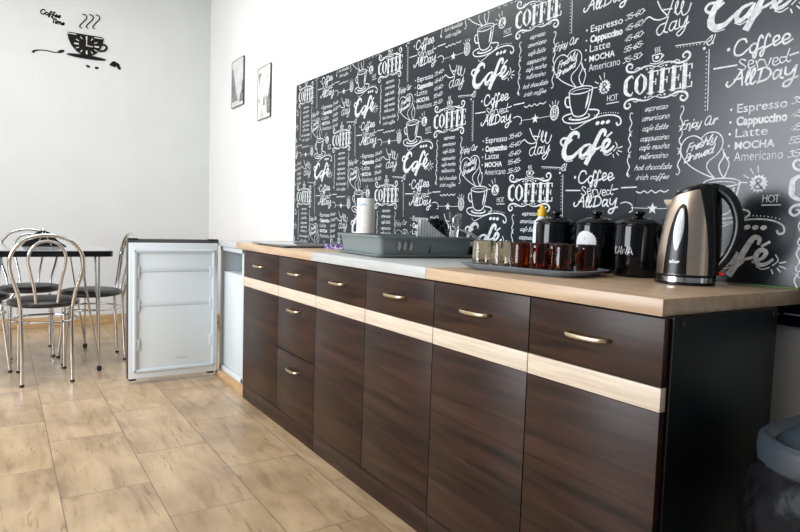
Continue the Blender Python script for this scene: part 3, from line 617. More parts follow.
# dark glass board
bm = bmesh.new(); add_box(bm, -2.44, -2.0, -.565, -.07, WZ1 + .004, WZ1 + .012, .002)
t = thing('glass_board', 'flat dark glass board lying on the worktop beside the fridge', 'board', (-2.22, -.32, WZ1))
for v in bm.verts: v.co -= Vector((-2.22, -.32, WZ1))
obj('glass_plate', bm, M['hob'], t)
for sx in (-.19, .19):
    for sy in (-.21, .21): obj('foot', add_lathe(bmesh.new(), [(0, 0), (.012, 0), (.012, .004), (0, .004)], 12, (sx, sy, 0)), M['blackmatt'], t)

# ------------------------------------------------------------------ refrigerator
FX0, FX1 = -3.10, -2.66
t = thing('wooden_plinth', 'low raw wooden board under the front of the fridge', 'board', (-2.83, -.32, 0))
obj('plinth_board', box(-.26, .30, -.245, .245, 0, .031, .003), M['plank'], t)
fr = thing('refrigerator', 'small under-counter refrigerator with its door standing open beside the cabinets', 'refrigerator', ((FX0 + FX1) / 2, -.28, .032))
fo = Vector(((FX0 + FX1) / 2, -.28, .032))
def fb(*a, **k):
    bm = box(*a, **k)
    for v in bm.verts: v.co -= fo
    return bm
bm = bmesh.new(); x0, x1, y0, y1, z0, z1 = FX0, FX1, -.535, -.03, .032, .812; w = .028
ZT = .845
add_box(bm, FX0, FX0 + w, y0, y1, z0, z1, .003); add_box(bm, FX1 - w, FX1, y0, y1, z0, z1, .003); add_box(bm, FX0, FX1, y0, y1, z0, z0 + .03, .003); add_box(bm, FX0, FX1, y0, y1, z1 - .03, z1, .003); add_box(bm, FX0, FX1, y1 - .04, y1, z0, z1, .003)
for v in bm.verts: v.co -= fo
obj('fridge_body', bm, M['liner'], fr)
obj('fridge_top', fb(FX0, -2.655, y0 - .03, y1, z1, ZT - .0, bev=.004), M['fridgetop'], fr)
obj('inner_panel', fb(FX0 + w + .004, FX1 - w - .004, y0 + .010, y0 + .20, z0 + .034, .655, bev=.006), M['liner'], fr)
# open door: outer skin faces -x, liner faces +x
DX = -3.025; DY0, DY1, DZ0, DZ1 = -1.085, -.566, .030, .848
do = obj('door', fb(DX - .062, DX - .018, DY0, DY1, DZ0, DZ1 - .0, bev=.006), M['fridgegrey'], fr)
bm = bmesh.new(); add_box(bm, DX - .019, DX - .004, DY0 + .006, DY1 - .006, DZ0 + .004, DZ1 - .022, .005)
for v in bm.verts: v.co -= fo
obj('door_liner', bm, M['white'], do)
bm = bmesh.new()
def ringbox(a0, a1, b0, b1, w, xa, xb, bev):
    add_box(bm, xa, xb, a0, a1, b0, b0 + w, bev); add_box(bm, xa, xb, a0, a1, b1 - w, b1, bev); add_box(bm, xa, xb, a0, a0 + w, b0, b1, bev); add_box(bm, xa, xb, a1 - w, a1, b0, b1, bev)
ringbox(DY0 + .030, DY1 - .022, DZ0 + .040, DZ1 - .060, .020, DX - .008, DX + .007, .007)
for z in (.655, .455): add_box(bm, DX - .008, DX - .001, DY0 + .045, DY1 - .037, z, z + .022, .005)
for z in (.62, .43, .20):
    for y in (DY0 + .047, DY1 - .057): add_box(bm, DX - .006, DX + .004, y, y + .018, z, z + .07, .005)
for v in bm.verts: v.co -= fo
obj('door_moulding', bm, M['liner'], do)
for y in (DY0 + .03, DY1 - .04): obj('door_foot', fb(DX - .055, DX - .02, y - .02, y + .02, DZ0 - .010, DZ0 + .003, bev=.003), M['black'], do)
for y in (DY0 + .03, DY1 - .03): obj('top_cap', fb(DX - .060, DX - .012, y - .028, y + .028, DZ1 - .004, DZ1 + .003, bev=.002), M['black'], do)
I = Ink(); y = -.800
for i, hgt in enumerate((8, 5, 5, 5, 5, 5)): I.line([(y + i * .009, .137), (y + i * .009 + .005, .137 + hgt * .0005)], .003, False)
I.ring(y - .011, .139, .004, .002, 8)
ink_mesh('maker_mark', I.q, lambda y_, z_: (DX - .0030 - fo.x, y_ - fo.y, z_ - fo.z), M['greyink'], do)

# ------------------------------------------------------------------ dish drainer
RC = Vector((-1.262, -.487, .8505)); ra = math.radians(5.5)
# local frame: +x runs back towards the wall from the front corner, +y runs left along the counter
RL, RW, RH = .405, .430, .085
rk = thing('dish_drainer', 'grey plastic dish drainer box standing on its drip tray on the grey worktop', 'dish rack', RC, 0)
rk.rotation_euler = (0, 0, PI/2 - ra)
def rr(a0, a1, b0, b1, z, r=.02): return [(x, y, z) for x, y in rrect(a0, a1, b0, b1, r)]
bm = bmesh.new()
add_loft(bm, [rr(.0, RW, 0, RL, .002), rr(-.008, RW + .008, -.008, RL + .008, .008), rr(-.010, RW + .010, -.010, RL + .010, .012), rr(0, RW, 0, RL, .012)])
obj('drip_tray', bm, M['rack'], rk)
bm = bmesh.new(); i = .012
add_loft(bm, [rr(i, RW - i, i, RL - i, .0125), rr(0.002, RW - .002, 0.002, RL - .002, RH - .010), rr(-.010, RW + .010, -.010, RL + .010, RH - .008), rr(-.011, RW + .011, -.011, RL + .011, RH), rr(.004, RW - .004, .004, RL - .004, RH), rr(i + .004, RW - i - .004, i + .004, RL - i - .004, .018)])
obj('drainer_box', bm, M['rack'], rk)
for k in range(3):
    bm = bmesh.new(); y = .0; x = .085 + k * .026
    add_prism(bm, [(x - .006, .030), (x + .004, .030), (x + .009, .050), (x + .002, .066), (x - .005, .060)], 0, .0012, lambda a, z, d: (a, .0035 - .0045*(z - .012)/.06 + (-.006 + .004) + d * -1, z))
    obj('drain_slot', bm, M['steel'], rk)
obj('side_notch', add_prism(bmesh.new(), [(.215, .022), (.225, .022), (.225, .055)], 0, .0012, lambda a, z, d: (a, -.002 - d, z)), M['blackmatt'], rk)
def rkw(x, y, z): return rk.matrix_basis @ Vector((x, y, z))
RM = Matrix.Translation(RC) @ Matrix.Rotation(PI/2 - ra, 4, 'Z')
def at(x, y, z=.018): return RM @ Vector((x, y, z))
# paper roll
p = Vector((-1.84, -.14, 0)); bz = .8505
pr = thing('paper_towel_roll', 'white paper towel roll with blue print standing behind the dish drainer', 'paper roll', (-1.845, -.215, .0))
pr.location.z = .8505 + .018
bm = bmesh.new(); add_lathe(bm, [(.018, .002), (.041, .000), (.043, .004), (.043, .226), (.041, .230), (.018, .230), (.018, .002)], 40); obj('paper', bm, M['paper'], pr)
bm = bmesh.new(); add_lathe(bm, [(.017, .002), (.0185, .002), (.0185, .229), (.017, .229), (.017, .002)], 24); obj('cardboard_core', bm, M['plank'], pr)
I = Ink(); I.line([(-.022, .004), (-.010, .010), (.004, .003), (.014, .009), (.024, .004)], .006)
me = []
for q in I.q: me.append([(a, b + .193) for a, b in q])
ink_mesh('blue_print', me, lambda a, b: (.0437 * math.sin(a / .0437 + .45), -.0437 * math.cos(a / .0437 + .45), b), M['blueprint'], pr)

# ribbed plate divider of the drainer, plate, cutlery
bm = bmesh.new(); nr = 56; fr_, bk = [], []
for k in range(nr + 1):
    t = k / nr; x = .190 + .185 * t; h = .018 + .138 * (1 - (max(0, .12 - t) / .12)**2)**.5 if t < .12 else .156 - .095 * max(0, (t - .25) / .75)**.8
    y = .060 + .0035 * math.cos(k * PI / 2)
    fr_.append((x, y - .0015, h)); bk.append((x, y + .0015, h))
F0 = [bm.verts.new((x, y, .019)) for x, y, h in fr_]; F1 = [bm.verts.new(p) for p in fr_]; B0 = [bm.verts.new((x, y, .019)) for x, y, h in bk]; B1 = [bm.verts.new(p) for p in bk]
for k in range(nr):
    bm.faces.new((F0[k], F0[k+1], F1[k+1], F1[k])); bm.faces.new((B0[k], B1[k], B1[k+1], B0[k+1])); bm.faces.new((F1[k], F1[k+1], B1[k+1], B1[k])); bm.faces.new((F0[k], B0[k], B0[k+1], F0[k+1]))
bm.faces.new((F0[0], F1[0], B1[0], B0[0])); bm.faces.new((F0[-1], B0[-1], B1[-1], F1[-1]))
t = obj('plate_divider', bm, M['clearpl'], rk, smooth=None); t['label'] = 'pale ribbed divider with a curved top'
bm = bmesh.new(); add_lathe(bm, [(0, 0), (.045, 0), (.050, .004), (.069, .012), (.070, .015), (.048, .008), (0, .006)], 40)
t = obj('dark_plate', bm, M['ceramic']); t.matrix_basis = Matrix.Translation(at(.315, .105, .0895)) @ Matrix.Rotation(PI/2 - ra, 4, 'Z') @ Matrix.Rotation(-PI/2 + .06, 4, 'X'); tag(t, 'black plate standing on edge behind the ribbed divider in the dish drainer', 'plate')
def cutlery(name, x, y, h, lean, kind, label, m='steel', az=0.0):
    bm = bmesh.new()
    add_tube(bm, [(0, 0, 0), (0, 0, h * .62), (0, 0, h * .66)], .003, 8)
    if kind == 'spoon':
        add_lathe(bm, [(.0, h*.64), (.006, h*.66), (.015, h*.76), (.018, h*.86), (.012, h*.96), (0, h)], 16, sx=1, sy=.22)
    elif kind == 'knife': add_prism(bm, [(-.007, h*.62), (.007, h*.62), (.009, h*.9), (.0, h), (-.006, h*.98)], -.0012, .0012, lambda a, z, d: (a, d, z))
    elif kind == 'fork':
        add_prism(bm, [(-.003, h*.62), (.003, h*.62), (.011, h*.72), (.011, h*.80), (-.011, h*.80), (-.011, h*.72)], -.001, .001, lambda a, z, d: (a, d, z))
        for q in (-.0095, -.0032, .0032, .0095): add_box(bm, q - .0015, q + .0015, -.001, .001, h*.80, h)
    else: add_tube(bm, [(0, 0, h*.5), (0, 0, h*.9), (0, 0, h)], [.007, .009, .005], 10)
    o = obj(name, bm, M[m]); o.matrix_basis = Matrix.Translation(at(x, y, .022)) @ Matrix.Rotation(az, 4, 'Z') @ Matrix.Rotation(lean, 4, 'Y'); return tag(o, label, name.split('_')[-1])
cutlery('steel_knife', .372, .075, .168, -.08, 'knife', 'steel knife standing upright behind the ribbed divider in the dish drainer', az=PI/2)
cutlery('dinner_fork', .385, .055, .160, .05, 'fork', 'steel fork standing beside the knife in the dish drainer', az=PI/2)
cutlery('steel_spoon', .360, .045, .158, .10, 'spoon', 'steel spoon leaning right in the dish drainer', az=PI/2 - .3)
bm = bmesh.new(); add_lathe(bm, [(0, 0), (.026, 0), (.034, .072), (.0355, .076), (.0325, .076), (.024, .004), (0, .004)], 28)
t = obj('dark_tumbler', bm, M['black']); t.matrix_basis = Matrix.Translation(at(.360, .170, .0185)); tag(t, 'small dark cup standing at the right end of the dish drainer', 'cup')
# grey tongs leaning over the right rim
bm = bmesh.new()
for s_ in (-1, 1): add_tube(bm, smooth_path([(0, s_ * .004, .108), (.05, s_ * .012, .098), (.11, s_ * .014, .070), (.16, s_ * .010, .034)], 6), 0, 8, flat=(.0022, .007, (0, 0, 1)))
t = obj('kitchen_tongs', bm, M['steel']); t.matrix_basis = Matrix.Translation(at(.335, .045, .016)) @ Matrix.Rotation(1.4, 4, 'Z') @ Matrix.Rotation(PI, 4, 'Z'); t.matrix_basis = Matrix.Translation(at(.365, .040, .012)) @ Matrix.Rotation(math.radians(20), 4, 'Z'); tag(t, 'steel tongs hanging out over the right rim of the dish drainer', 'tongs')
# folded cloth
bm = bmesh.new(); nx, ny = 14, 10; vs = [[None]*ny for _ in range(nx)]
for L_ in (0, 1):
    g = [[bm.verts.new((-.07 + .14 * i / (nx - 1), -.05 + .10 * j / (ny - 1), (L_ * (.012 + .016 * abs(math.sin(i * .9 + j * .5)) + .010 * math.sin(i * 1.7 - j))))) for j in range(ny)] for i in range(nx)]
    for i in range(nx - 1):
        for j in range(ny - 1): bm.faces.new((g[i][j], g[i+1][j], g[i+1][j+1], g[i][j+1]))
    if L_ == 0: g0 = g
bd = lambda g: [g[i][0] for i in range(nx)] + [g[nx-1][j] for j in range(1, ny)] + [g[i][ny-1] for i in range(nx-2, -1, -1)] + [g[0][j] for j in range(ny-2, 0, -1)]
A_, B_ = bd(g0), bd(g)
for i in range(len(A_)): bm.faces.new((A_[i], A_[(i+1) % len(A_)], B_[(i+1) % len(A_)], B_[i]))
t = obj('dish_cloth', bm, M['purple']); t.location = (-1.925, -.315, .851); t.scale = (.85, .8, .7); t.rotation_euler = (0, 0, .4); tag(t, 'crumpled purple and white cloth between the glass board and the dish drainer', 'cloth')

# ------------------------------------------------------------------ tray with glass mugs
TC = Vector((-.600, -.345, .8505)); ta = math.radians(13)
def trr(a, b, z, r): return [(x, y, z) for x, y in rrect(-a, a, -b, b, r, 8)]
bm = bmesh.new()
add_loft(bm, [trr(.175, .095, 0, .055), trr(.187, .107, .004, .06), trr(.207, .125, .015, .07), trr(.211, .129, .018, .07), trr(.203, .121, .019, .07), trr(.181, .101, .007, .055)])
tr = obj('serving_tray', bm, M['tray']); tr.location = TC; tr.rotation_euler = (0, 0, ta); tag(tr, 'blue-grey plastic serving tray with raised rim holding the glass mugs', 'tray')
def make_mug(m, label, loc, rz):
    t = thing('glass_mug', label, 'mug', loc, rz, 'glass mugs on the serving tray'); R_ = .0300; Hh = .082
    bm = bmesh.new(); add_lathe(bm, [(0, 0), (R_ - .004, 0), (R_ - .001, .003), (R_, .010), (R_, Hh - .002), (R_ - .0012, Hh), (R_ - .0028, Hh - .002), (R_ - .0032, .014), (R_ - .008, .008), (0, .007)], 40)
    obj('cup', bm, m, t)
    bm = bmesh.new(); P = smooth_path([(R_ - .002, 0, .062), (R_ + .012, 0, .064), (R_ + .022, 0, .052), (R_ + .021, 0, .034), (R_ + .010, 0, .020), (R_ - .002, 0, .019)], 6)
    add_tube(bm, P, 0, 10, flat=(.0042, .0050, (0, 1, 0))); obj('handle', bm, m, t); return t
TMt = Matrix.Translation(TC) @ Matrix.Rotation(ta, 4, 'Z')
def ton(x, y): v = TMt @ Vector((x, y, .0075)); return v
MUGS = [(-.145, -.058, 'smoke', .9, 'leftmost pale amber glass mug at the near left end of the tray'),
        (-.078, -.050, 'smoke', 2.4, 'second pale amber glass mug from the left on the tray'),
        (-.010, -.045, 'amber', 2.2, 'dark amber glass mug next to the pale amber ones on the tray'),
        (.058, -.058, 'amber', -1.20, 'dark amber glass mug in the middle of the tray, curved handle to the front'),
        (.124, -.040, 'amber', -2.3, 'dark amber glass mug second from the right on the tray'),
        (.158, .038, 'amber', -1.4, 'rightmost dark amber glass mug on the tray'),
        (.050, .052, 'amber', 1.0, 'dark amber glass mug in the back row of the tray')]
for k, (x, y, m, rz, lab) in enumerate(MUGS): make_mug(M[m], lab, ton(x, y), rz)

# ------------------------------------------------------------------ canisters
def canister(loc, label, R_=.066, Hh=.150):
    t = thing('canister', label, 'canister', loc, 0, 'black ceramic canisters with lids')
    obj('jar', add_lathe(bmesh.new(), [(0, 0), (R_ - .006, 0), (R_ - .002, .003), (R_, .009), (R_, Hh - .006), (R_ - .002, Hh), (R_ - .006, Hh), (R_ - .007, .01), (0, .008)], 56), M['ceramic'], t)
    l = obj('lid', add_lathe(bmesh.new(), [(0, Hh - .004), (R_ - .009, Hh - .004), (R_ - .009, Hh + .001), (R_ + .001, Hh + .001), (R_ + .002, Hh + .005), (R_ - .004, Hh + .010), (R_ * .6, Hh + .019), (.020, Hh + .023), (0, Hh + .023)], 56), M['ceramic'], t)
    obj('knob', add_lathe(bmesh.new(), [(.013, Hh + .021), (.010, Hh + .026), (.012, Hh + .030), (.018, Hh + .034), (.018, Hh + .039), (.012, Hh + .043), (0, Hh + .044)], 28), M['ceramic'], l)
    return t
c1 = canister((-.735, -.105, .8505), 'black lidded canister nearest the yellow-capped bottle, behind the mugs')
c2 = canister((-.565, -.105, .8505), 'black lidded canister with a white scalloped round badge, middle of three')
c3 = canister((-.405, -.115, .8505), 'black lidded canister lettered KAWA in white, next to the kettle')
# badge and lettering wrap the jars; angle 0 faces the camera
def facing(o): d = Vector((.727, -1.687)) - Vector(o.location[:2]); return math.atan2(d.y, d.x)
def wrap(o, off, R_=.0664):
    a0 = facing(o) + off
    return lambda a, b: (R_ * math.cos(a0 + a / .066), R_ * math.sin(a0 + a / .066), b)
I = Ink()
for i in range(24):
    a, b, c_ = (2*PI*(i + t)/24 for t in (0, .5, 1)); r0, r1 = .0295, .0325
    for (r_a, r_b) in ((.0, .010), (.010, .020)): I.poly([(r_a * math.cos(a), r_a * math.sin(a)), (r_b * math.cos(a), r_b * math.sin(a)), (r_b * math.cos(c_), r_b * math.sin(c_))] + ([(r_a * math.cos(c_), r_a * math.sin(c_))] if r_a > 0 else []))
    I.poly([(.020 * math.cos(a), .020 * math.sin(a)), (r0 * math.cos(a), r0 * math.sin(a)), (r1 * math.cos(b), r1 * math.sin(b)), (r0 * math.cos(c_), r0 * math.sin(c_)), (.020 * math.cos(c_), .020 * math.sin(c_))])
ink_mesh('badge', [[(a * 1.15, b * 1.15 + .093) for a, b in q] for q in I.q], wrap(c2, -.52), M['label'], c2)
I = Ink(); I.line([(-.016, .091), (.016, .091)], .0022, False)
I.line([(0, .100), (0, .112)], .0012, False); I.line([(-.006, .104), (.006, .104)], .0012, False)
ink_mesh('badge_mark', I.q, wrap(c2, -.52, .0667), M['greyink'], c2)
I = Ink(); I.text('KAWA', 0, .066, .021, .0024, width=.060); ink_mesh('lettering', I.q, wrap(c3, -.68), M['label'], c3)
# bottle
t = thing('squeeze_bottle', 'white bottle with a yellow cap behind the black canisters', 'bottle', (-.845, -.060, .8505))
obj('bottle_body', add_lathe(bmesh.new(), [(0, 0), (.026, 0), (.029, .004), (.029, .135), (.026, .155), (.014, .172), (.012, .178), (0, .178)], 32), M['white'], t)
obj('cap', add_lathe(bmesh.new(), [(0, .175), (.0155, .175), (.017, .180), (.016, .198), (.009, .203), (.006, .216), (.004, .218), (0, .218)], 24), M['yellow'], t)

# ------------------------------------------------------------------ kettle
KC = Vector((-.207, -.185, .8505)); fa = math.atan2(-1.507, .927)
kt = thing('electric_kettle', 'champagne brushed steel electric kettle with black handle on its base', 'kettle', KC, 0)
ha = fa + math.radians(73); pa = fa - math.radians(22)   # handle and gauge directions
HD = Vector((math.cos(ha), math.sin(ha), 0))
obj('power_base', add_lathe(bmesh.new(), [(0, 0), (.071, 0), (.0735, .002), (.0735, .005), (.071, .0065), (0, .0065)], 56), M['black'], kt)
obj('chrome_ring', add_lathe(bmesh.new(), [(.0, .0065), (.0715, .0065), (.0725, .008), (.072, .020), (.0, .020)], 64), M['chrome'], kt)
obj('bottom_band', add_lathe(bmesh.new(), [(.0, .020), (.0735, .020), (.0738, .0265), (.0, .0265)], 64), M['black'], kt)
KP = [(.0705, .026), (.0700, .045), (.0690, .080), (.0665, .120), (.0625, .160), (.0570, .200), (.0510, .228), (.0470, .240)]
def krad(z):
    for (r0, z0), (r1, z1) in zip(KP, KP[1:]):
        if z <= z1: return r0 + (r1 - r0) * (z - z0) / (z1 - z0)
    return KP[-1][0]
def kpt(ang, z, off=0.0):
    """body surface; the top slopes up towards the handle"""
    r = krad(min(z, .24)) + off; k = z / .24; tilt = .014 * k**3 * math.cos(ang - ha)
    return Vector((r * math.cos(ang) + HD.x * .010 * k * k, r * math.sin(ang) + HD.y * .010 * k * k, z + tilt))
bm = bmesh.new(); zs = [.0262, .045, .06, .08, .10, .12, .14, .16, .18, .20, .215, .228, .238]; n = 72
rings = [[bm.verts.new(kpt(2*PI*i/n, z)) for i in range(n)] for z in zs]
for a, b in zip(rings, rings[1:]):
    for i in range(n): bm.faces.new((a[i], a[(i+1) % n], b[(i+1) % n], b[i]))
bm.faces.new(rings[0][::-1]); bm.faces.new(rings[-1])
obj('body', bm, M['kettle'], kt)
bm = bmesh.new(); loops = []
for s_, dz, off in ((1, .236, .0008), (1, .243, .0006), (.92, .247, 0), (.6, .252, 0), (.15, .254, 0)):
    loops.append([(lambda v: (v.x * s_ + HD.x * .010 * (1 - s_), v.y * s_ + HD.y * .010 * (1 - s_), dz + .014 * s_ * math.cos(2*PI*i/n - ha)))(kpt(2*PI*i/n, .238, off)) for i in range(n)])
add_loft(bm, loops); obj('lid', bm, M['black'], kt)
# gauge panel following the body
def patch(cx_, z0, z1, halfw, off, m, name, parent, nu=10, nv=26, ang=None):
    bm = bmesh.new(); G_ = []
    for j in range(nv + 1):
        t = j / nv; z = z0 + (z1 - z0) * t; hw = halfw(t); row = []
        for i in range(nu + 1):
            q = (i / nu * 2 - 1) * hw; r = krad(z); row.append(bm.verts.new(kpt(ang + (cx_ + q) / r, z, off * (1 if abs(q) < hw * .98 else .3))))
        G_.append(row)
    for j in range(nv):
        for i in range(nu): bm.faces.new((G_[j][i], G_[j][i+1], G_[j+1][i+1], G_[j+1][i]))
    return obj(name, bm, m, parent)
gp = patch(0, .027, .208, lambda t: .030 * (1 - .25 * t) * (1 - max(0, (t - .35) / .65)**2.2)**.5 if t < 1 else 0, .0022, M['black'], 'gauge_panel', kt, ang=pa)
patch(.001, .086, .196, lambda t: .0135 * math.sin(PI * min(max(t, .0), 1))**.6 + 1e-4, .0034, M['gauge'], 'water_gauge', gp, ang=pa)
patch(.001, .100, .180, lambda t: .0035 * math.sin(PI * t)**.6 + 1e-4, .0044, M['label'], 'level_tube', gp, ang=pa)
I = Ink(); I.text('zelmer', 0, .056, .008, .0018, width=.024)
ink_mesh('maker_lettering', I.q, lambda a, b: tuple(kpt(pa + a / krad(b), b, .0028)), M['label'], gp)
# spout
bm = bmesh.new(); L1 = []
for z, o_, w_ in ((.196, .000, .013), (.212, .010, .018), (.226, .020, .020), (.231, .022, .019)):
    base = kpt(ha + PI, z, -.006); tip = kpt(ha + PI, z, o_); side = Vector((-HD.y, HD.x, 0))
    L1.append([base + side * w_, base - side * w_, tip - side * w_ * .25, tip + side * w_ * .25])
add_loft(bm, L1); obj('spout', bm, M['kettle'], kt)
# handle: black back strap hugging the body plus loop
bm = bmesh.new(); gv = []
zz = [.027 + (.245 - .027) * j / 22 for j in range(23)]
for z in zz:
    k = (z - .03) / .215; hw = .42 + .62 * k**2.0; out = .010 + .002 * k
    row = []
    for i in range(9):
        q = i / 8 * 2 - 1; row.append(bm.verts.new(kpt(ha + q * hw, min(z, .243), .0012 + out * (1 - q * q)**.5)))
    gv.append(row)
for j in range(22):
    for i in range(8): bm.faces.new((gv[j][i], gv[j][i+1], gv[j+1][i+1], gv[j+1][i]))
obj('back_strap', bm, M['black'], kt)
def hp(d, z): return Vector((HD.x * d, HD.y * d, z))
bm = bmesh.new(); P = smooth_path([hp(.052, .246), hp(.080, .238), hp(.102, .215), hp(.116, .180), hp(.119, .145), hp(.112, .108), hp(.096, .072), hp(.072, .042)], 8)
add_tube(bm, P, 0, 14, flat=(lambda t: .0125 - .003 * t, lambda t: .0115 + .004 * (1 - t)**2, (-HD.y, HD.x, 0)))
hd = obj('handle', bm, M['black'], kt)
obj('switch', add_tube(bmesh.new(), [hp(.070, .034), hp(.090, .031), hp(.094, .030)], [.006, .005, .003], 10), M['red'], kt)
# cable behind the kettle
bm = bmesh.new(); P = smooth_path([(-.150, -.075, .8528), (-.10, -.045, .8528), (-.05, -.030, .8528), (-.012, -.022, .8528), (-.004, -.020, .8528)], 6)
add_tube(bm, P, .0022, 8); t = obj('green_cable', bm, M['green']); tag(t, 'thin green cable lying along the mural at the right end of the worktop', 'cable')

# ------------------------------------------------------------------ bin
BX0, BX1, BY0, BY1, BZ = .110, .53, -.51, -.09, .55
bi = thing('waste_bin', 'blue-grey waste bin with swing lid and black bag at the end of the counter', 'bin', ((BX0 + BX1) / 2, (BY0 + BY1) / 2, 0))
bi.scale = (1, 1, 1.075)
bo = Vector(((BX0 + BX1) / 2, (BY0 + BY1) / 2, 0)); bw, bd_ = (BX1 - BX0) / 2, (BY1 - BY0) / 2
def br(k, z, r=.13, e=0): return [(x, y, z) for x, y in rrect(-bw * k - e, bw * k + e, -bd_ * k - e, bd_ * k + e, r * k + e, 8)]
obj('bin_body', add_loft(bmesh.new(), [br(.70, .0), br(.72, .01), br(.90, .44), br(.92, .52)]), M['binbody'], bi)
bm = bmesh.new(); lp = []
for j, (k, z) in enumerate([(.90, .33), (1.02, .335), (1.08, .375), (1.09, .43), (1.04, .49), (.93, .525)]):
    L_ = br(k, z); out = []
    for i, (x, y, z_) in enumerate(L_):
        a = math.atan2(y, x); w_ = 1 + .018 * math.sin(a * 9 + j) + .012 * math.sin(a * 17 - j * 2)
        out.append((x * w_, y * w_, z_ - .02 * (1 + math.sin(a * 3)) * (j < 2) + .006 * math.sin(a * 13)))
    lp.append(out)
add_loft(bm, lp, False, False); obj('bin_bag', bm, M['bag'], bi)
obj('bin_rim', add_loft(bmesh.new(), [br(.90, .508), br(.965, .506), br(.99, .512), br(1.0, .530), br(.99, .552), br(.955, .560), br(.90, .556), br(.86, .545), br(.86, .52)], True, True), M['binblue'], bi)
obj('swing_lid', add_loft(bmesh.new(), [br(.855, .546), br(.80, .560), br(.60, .595), br(.35, .622), br(.10, .632)], False, True), M['binblue'], bi)

# ------------------------------------------------------------------ dining table
TX0, TX1, TY0, TY1, TZ = -4.36, -3.40, -1.86, -1.105, .758
tb = thing('dining_table', 'small dining table with grey glossy top, black edge and chrome rod legs', 'table', ((TX0 + TX1) / 2, (TY0 + TY1) / 2, 0))
M['tabletop'] = mat('glossy_grey_tabletop', (.42, .43, .43), .12)
hx, hy = (TX1 - TX0) / 2, (TY1 - TY0) / 2
bm = bmesh.new(); add_loft(bm, [[(x, y, z) for x, y in rrect(-hx + e, hx - e, -hy + e, hy - e, .04)] for z, e in ((TZ - .036, .003), (TZ - .034, 0), (TZ - .003, 0), (TZ - .001, .002))]); obj('table_edge', bm, M['black'], tb)
bm = bmesh.new(); add_loft(bm, [[(x, y, z) for x, y in rrect(-hx + .004, hx - .004, -hy + .004, hy - .004, .038)] for z in (TZ - .001, TZ + .001)]); obj('tabletop', bm, M['tabletop'], tb)
for sx in (-1, 1):
    for sy in (-1, 1):
        fx, fy = sx * (hx - .065) + (sx < 0) * .06, sy * (hy - .075); bm = bmesh.new()
        add_tube(bm, [(fx, fy, .03), (fx, fy, TZ - .036)], .0065, 10)
        add_tube(bm, [(fx, fy, .03), (fx - sx * .02, fy - sy * .10, TZ - .036)], .0065, 10)
        add_tube(bm, [(fx, fy, .03), (fx - sx * .10, fy - sy * .01, TZ - .036)], .0065, 10)
        l = obj('leg', bm, M['chrome'], tb)
        obj('foot', add_lathe(bmesh.new(), [(0, 0), (.008, .001), (.014, .009), (.016, .019), (.013, .031), (.007, .036), (0, .036)], 20, (fx, fy, 0)), M['blackmatt'], l)
# napkin holder
nh = thing('napkin_holder', 'black fan-shaped napkin holder standing on the dining table', 'napkin holder', (-3.92, -1.455, TZ + .001), .1)
fan = [(-.125, 0), (.135, 0), (.085, .035), (.055, .070), (.030, .095), (.0, .105), (-.030, .095), (-.075, .060)]
for y in (-.020, .020):
    bm = bmesh.new(); add_prism(bm, fan, -.0025, .0025, lambda a, z, d: (y + d, a, z)); obj('side_plate', bm, M['black'], nh)
obj('base_plate', box(-.022, .022, -.11, .11, 0, .005, .001), M['black'], nh)
for sg in (-1, 1): obj('wire', add_tube(bmesh.new(), smooth_path([(.024, sg * .042, .006), (.026, sg * .022, .05), (.024, sg * .010, .085), (.0, 0, .118)], 4), .003, 8), M['chrome'], nh)
obj('knob', add_lathe(bmesh.new(), [(0, .098), (.010, .098), (.012, .104), (.008, .111), (.004, .115), (0, .116)], 16), M['black'], nh)

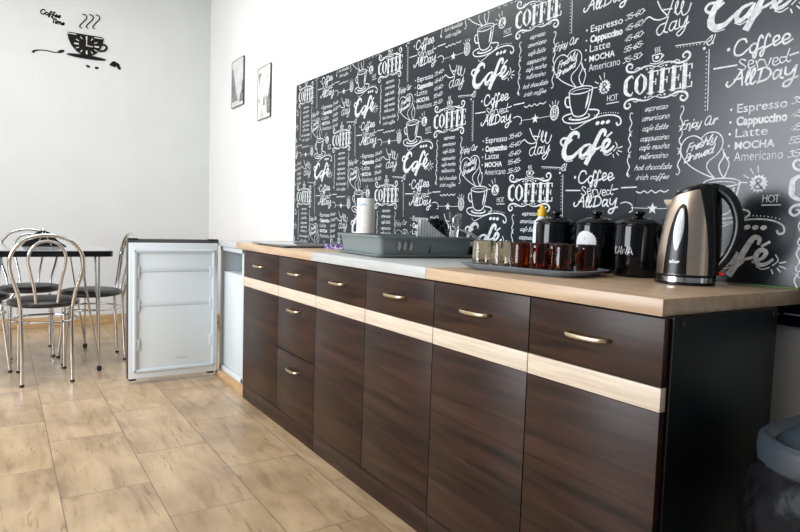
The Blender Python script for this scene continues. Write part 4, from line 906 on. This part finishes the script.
# ------------------------------------------------------------------ chairs
def make_chair(label, loc, rz):
    """front +y, back -y; seat centre at the origin"""
    t = thing('dining_chair', label, 'chair', loc, rz, 'chrome bistro chairs round the dining table')
    prof = [(0, .435), (.150, .435), (.176, .440), (.188, .452), (.188, .462), (.176, .474), (.150, .480), (.07, .484), (0, .485)]
    obj('seat', add_lathe(bmesh.new(), prof, 48), M['vinyl'], t)
    rt = .0105; yb = -.175
    # outer arch: runs on from the rear legs
    P = [(-.128, yb + .005, .440), (-.140, yb - .012, .520), (-.168, yb - .032, .620), (-.180, yb - .045, .700), (-.165, yb - .055, .765), (-.120, yb - .064, .822), (-.060, yb - .068, .848), (0, yb - .069, .855)]
    P = P + [(-x, y, z) for x, y, z in P[-2::-1]]
    obj('back_frame', add_tube(bmesh.new(), smooth_path(P, 5), rt, 12), M['chrome'], t)
    P = [(-.052, yb + .010, .450), (-.062, yb - .010, .540), (-.080, yb - .030, .640), (-.092, yb - .042, .710), (-.084, yb - .052, .765), (-.050, yb - .060, .808), (0, yb - .063, .822)]
    P = P + [(-x, y, z) for x, y, z in P[-2::-1]]
    obj('inner_arch', add_tube(bmesh.new(), smooth_path(P, 5), .0085, 12), M['chrome'], t)
    ring = [(.172 * math.cos(2*PI*i/40), -.005 + .172 * math.sin(2*PI*i/40), .355) for i in range(40)]
    obj('stretcher_ring', add_tube(bmesh.new(), ring, .0065, 10, closed=True), M['chrome'], t)
    for sx in (-1, 1):
        l = obj('leg', add_tube(bmesh.new(), smooth_path([(sx * .128, yb + .005, .440), (sx * .126, yb + .005, .355), (sx * .124, yb - .002, .20), (sx * .126, yb - .010, .012)], 4), rt, 12), M['chrome'], t)
        obj('foot_cap', add_lathe(bmesh.new(), [(0, 0), (.0118, 0), (.0118, .014), (0, .014)], 14, (sx * .126, yb - .010, 0)), M['blackmatt'], l)
        l = obj('leg', add_tube(bmesh.new(), smooth_path([(sx * .100, .140, .436), (sx * .118, .145, .400), (sx * .120, .150, .355), (sx * .122, .165, .20), (sx * .124, .185, .012)], 4), rt, 12), M['chrome'], t)
        obj('foot_cap', add_lathe(bmesh.new(), [(0, 0), (.0118, 0), (.0118, .014), (0, .014)], 14, (sx * .124, .185, 0)), M['blackmatt'], l)
    return t
ch = make_chair('chrome bistro chair nearest the camera with its arched back turned to us', (-3.435, -1.478, 0), PI/2 + .03)
dup(ch, (-4.205, -1.520, 0), -PI/2, 'chrome bistro chair on the far side of the table, facing us')
dup(ch, (-3.85, -1.180, 0), PI + .05, 'chrome bistro chair between the table and the open fridge door')
dup(ch, (-3.775, -1.835, 0), 0.0, 'chrome bistro chair cut by the left edge, only part of seat and legs showing')
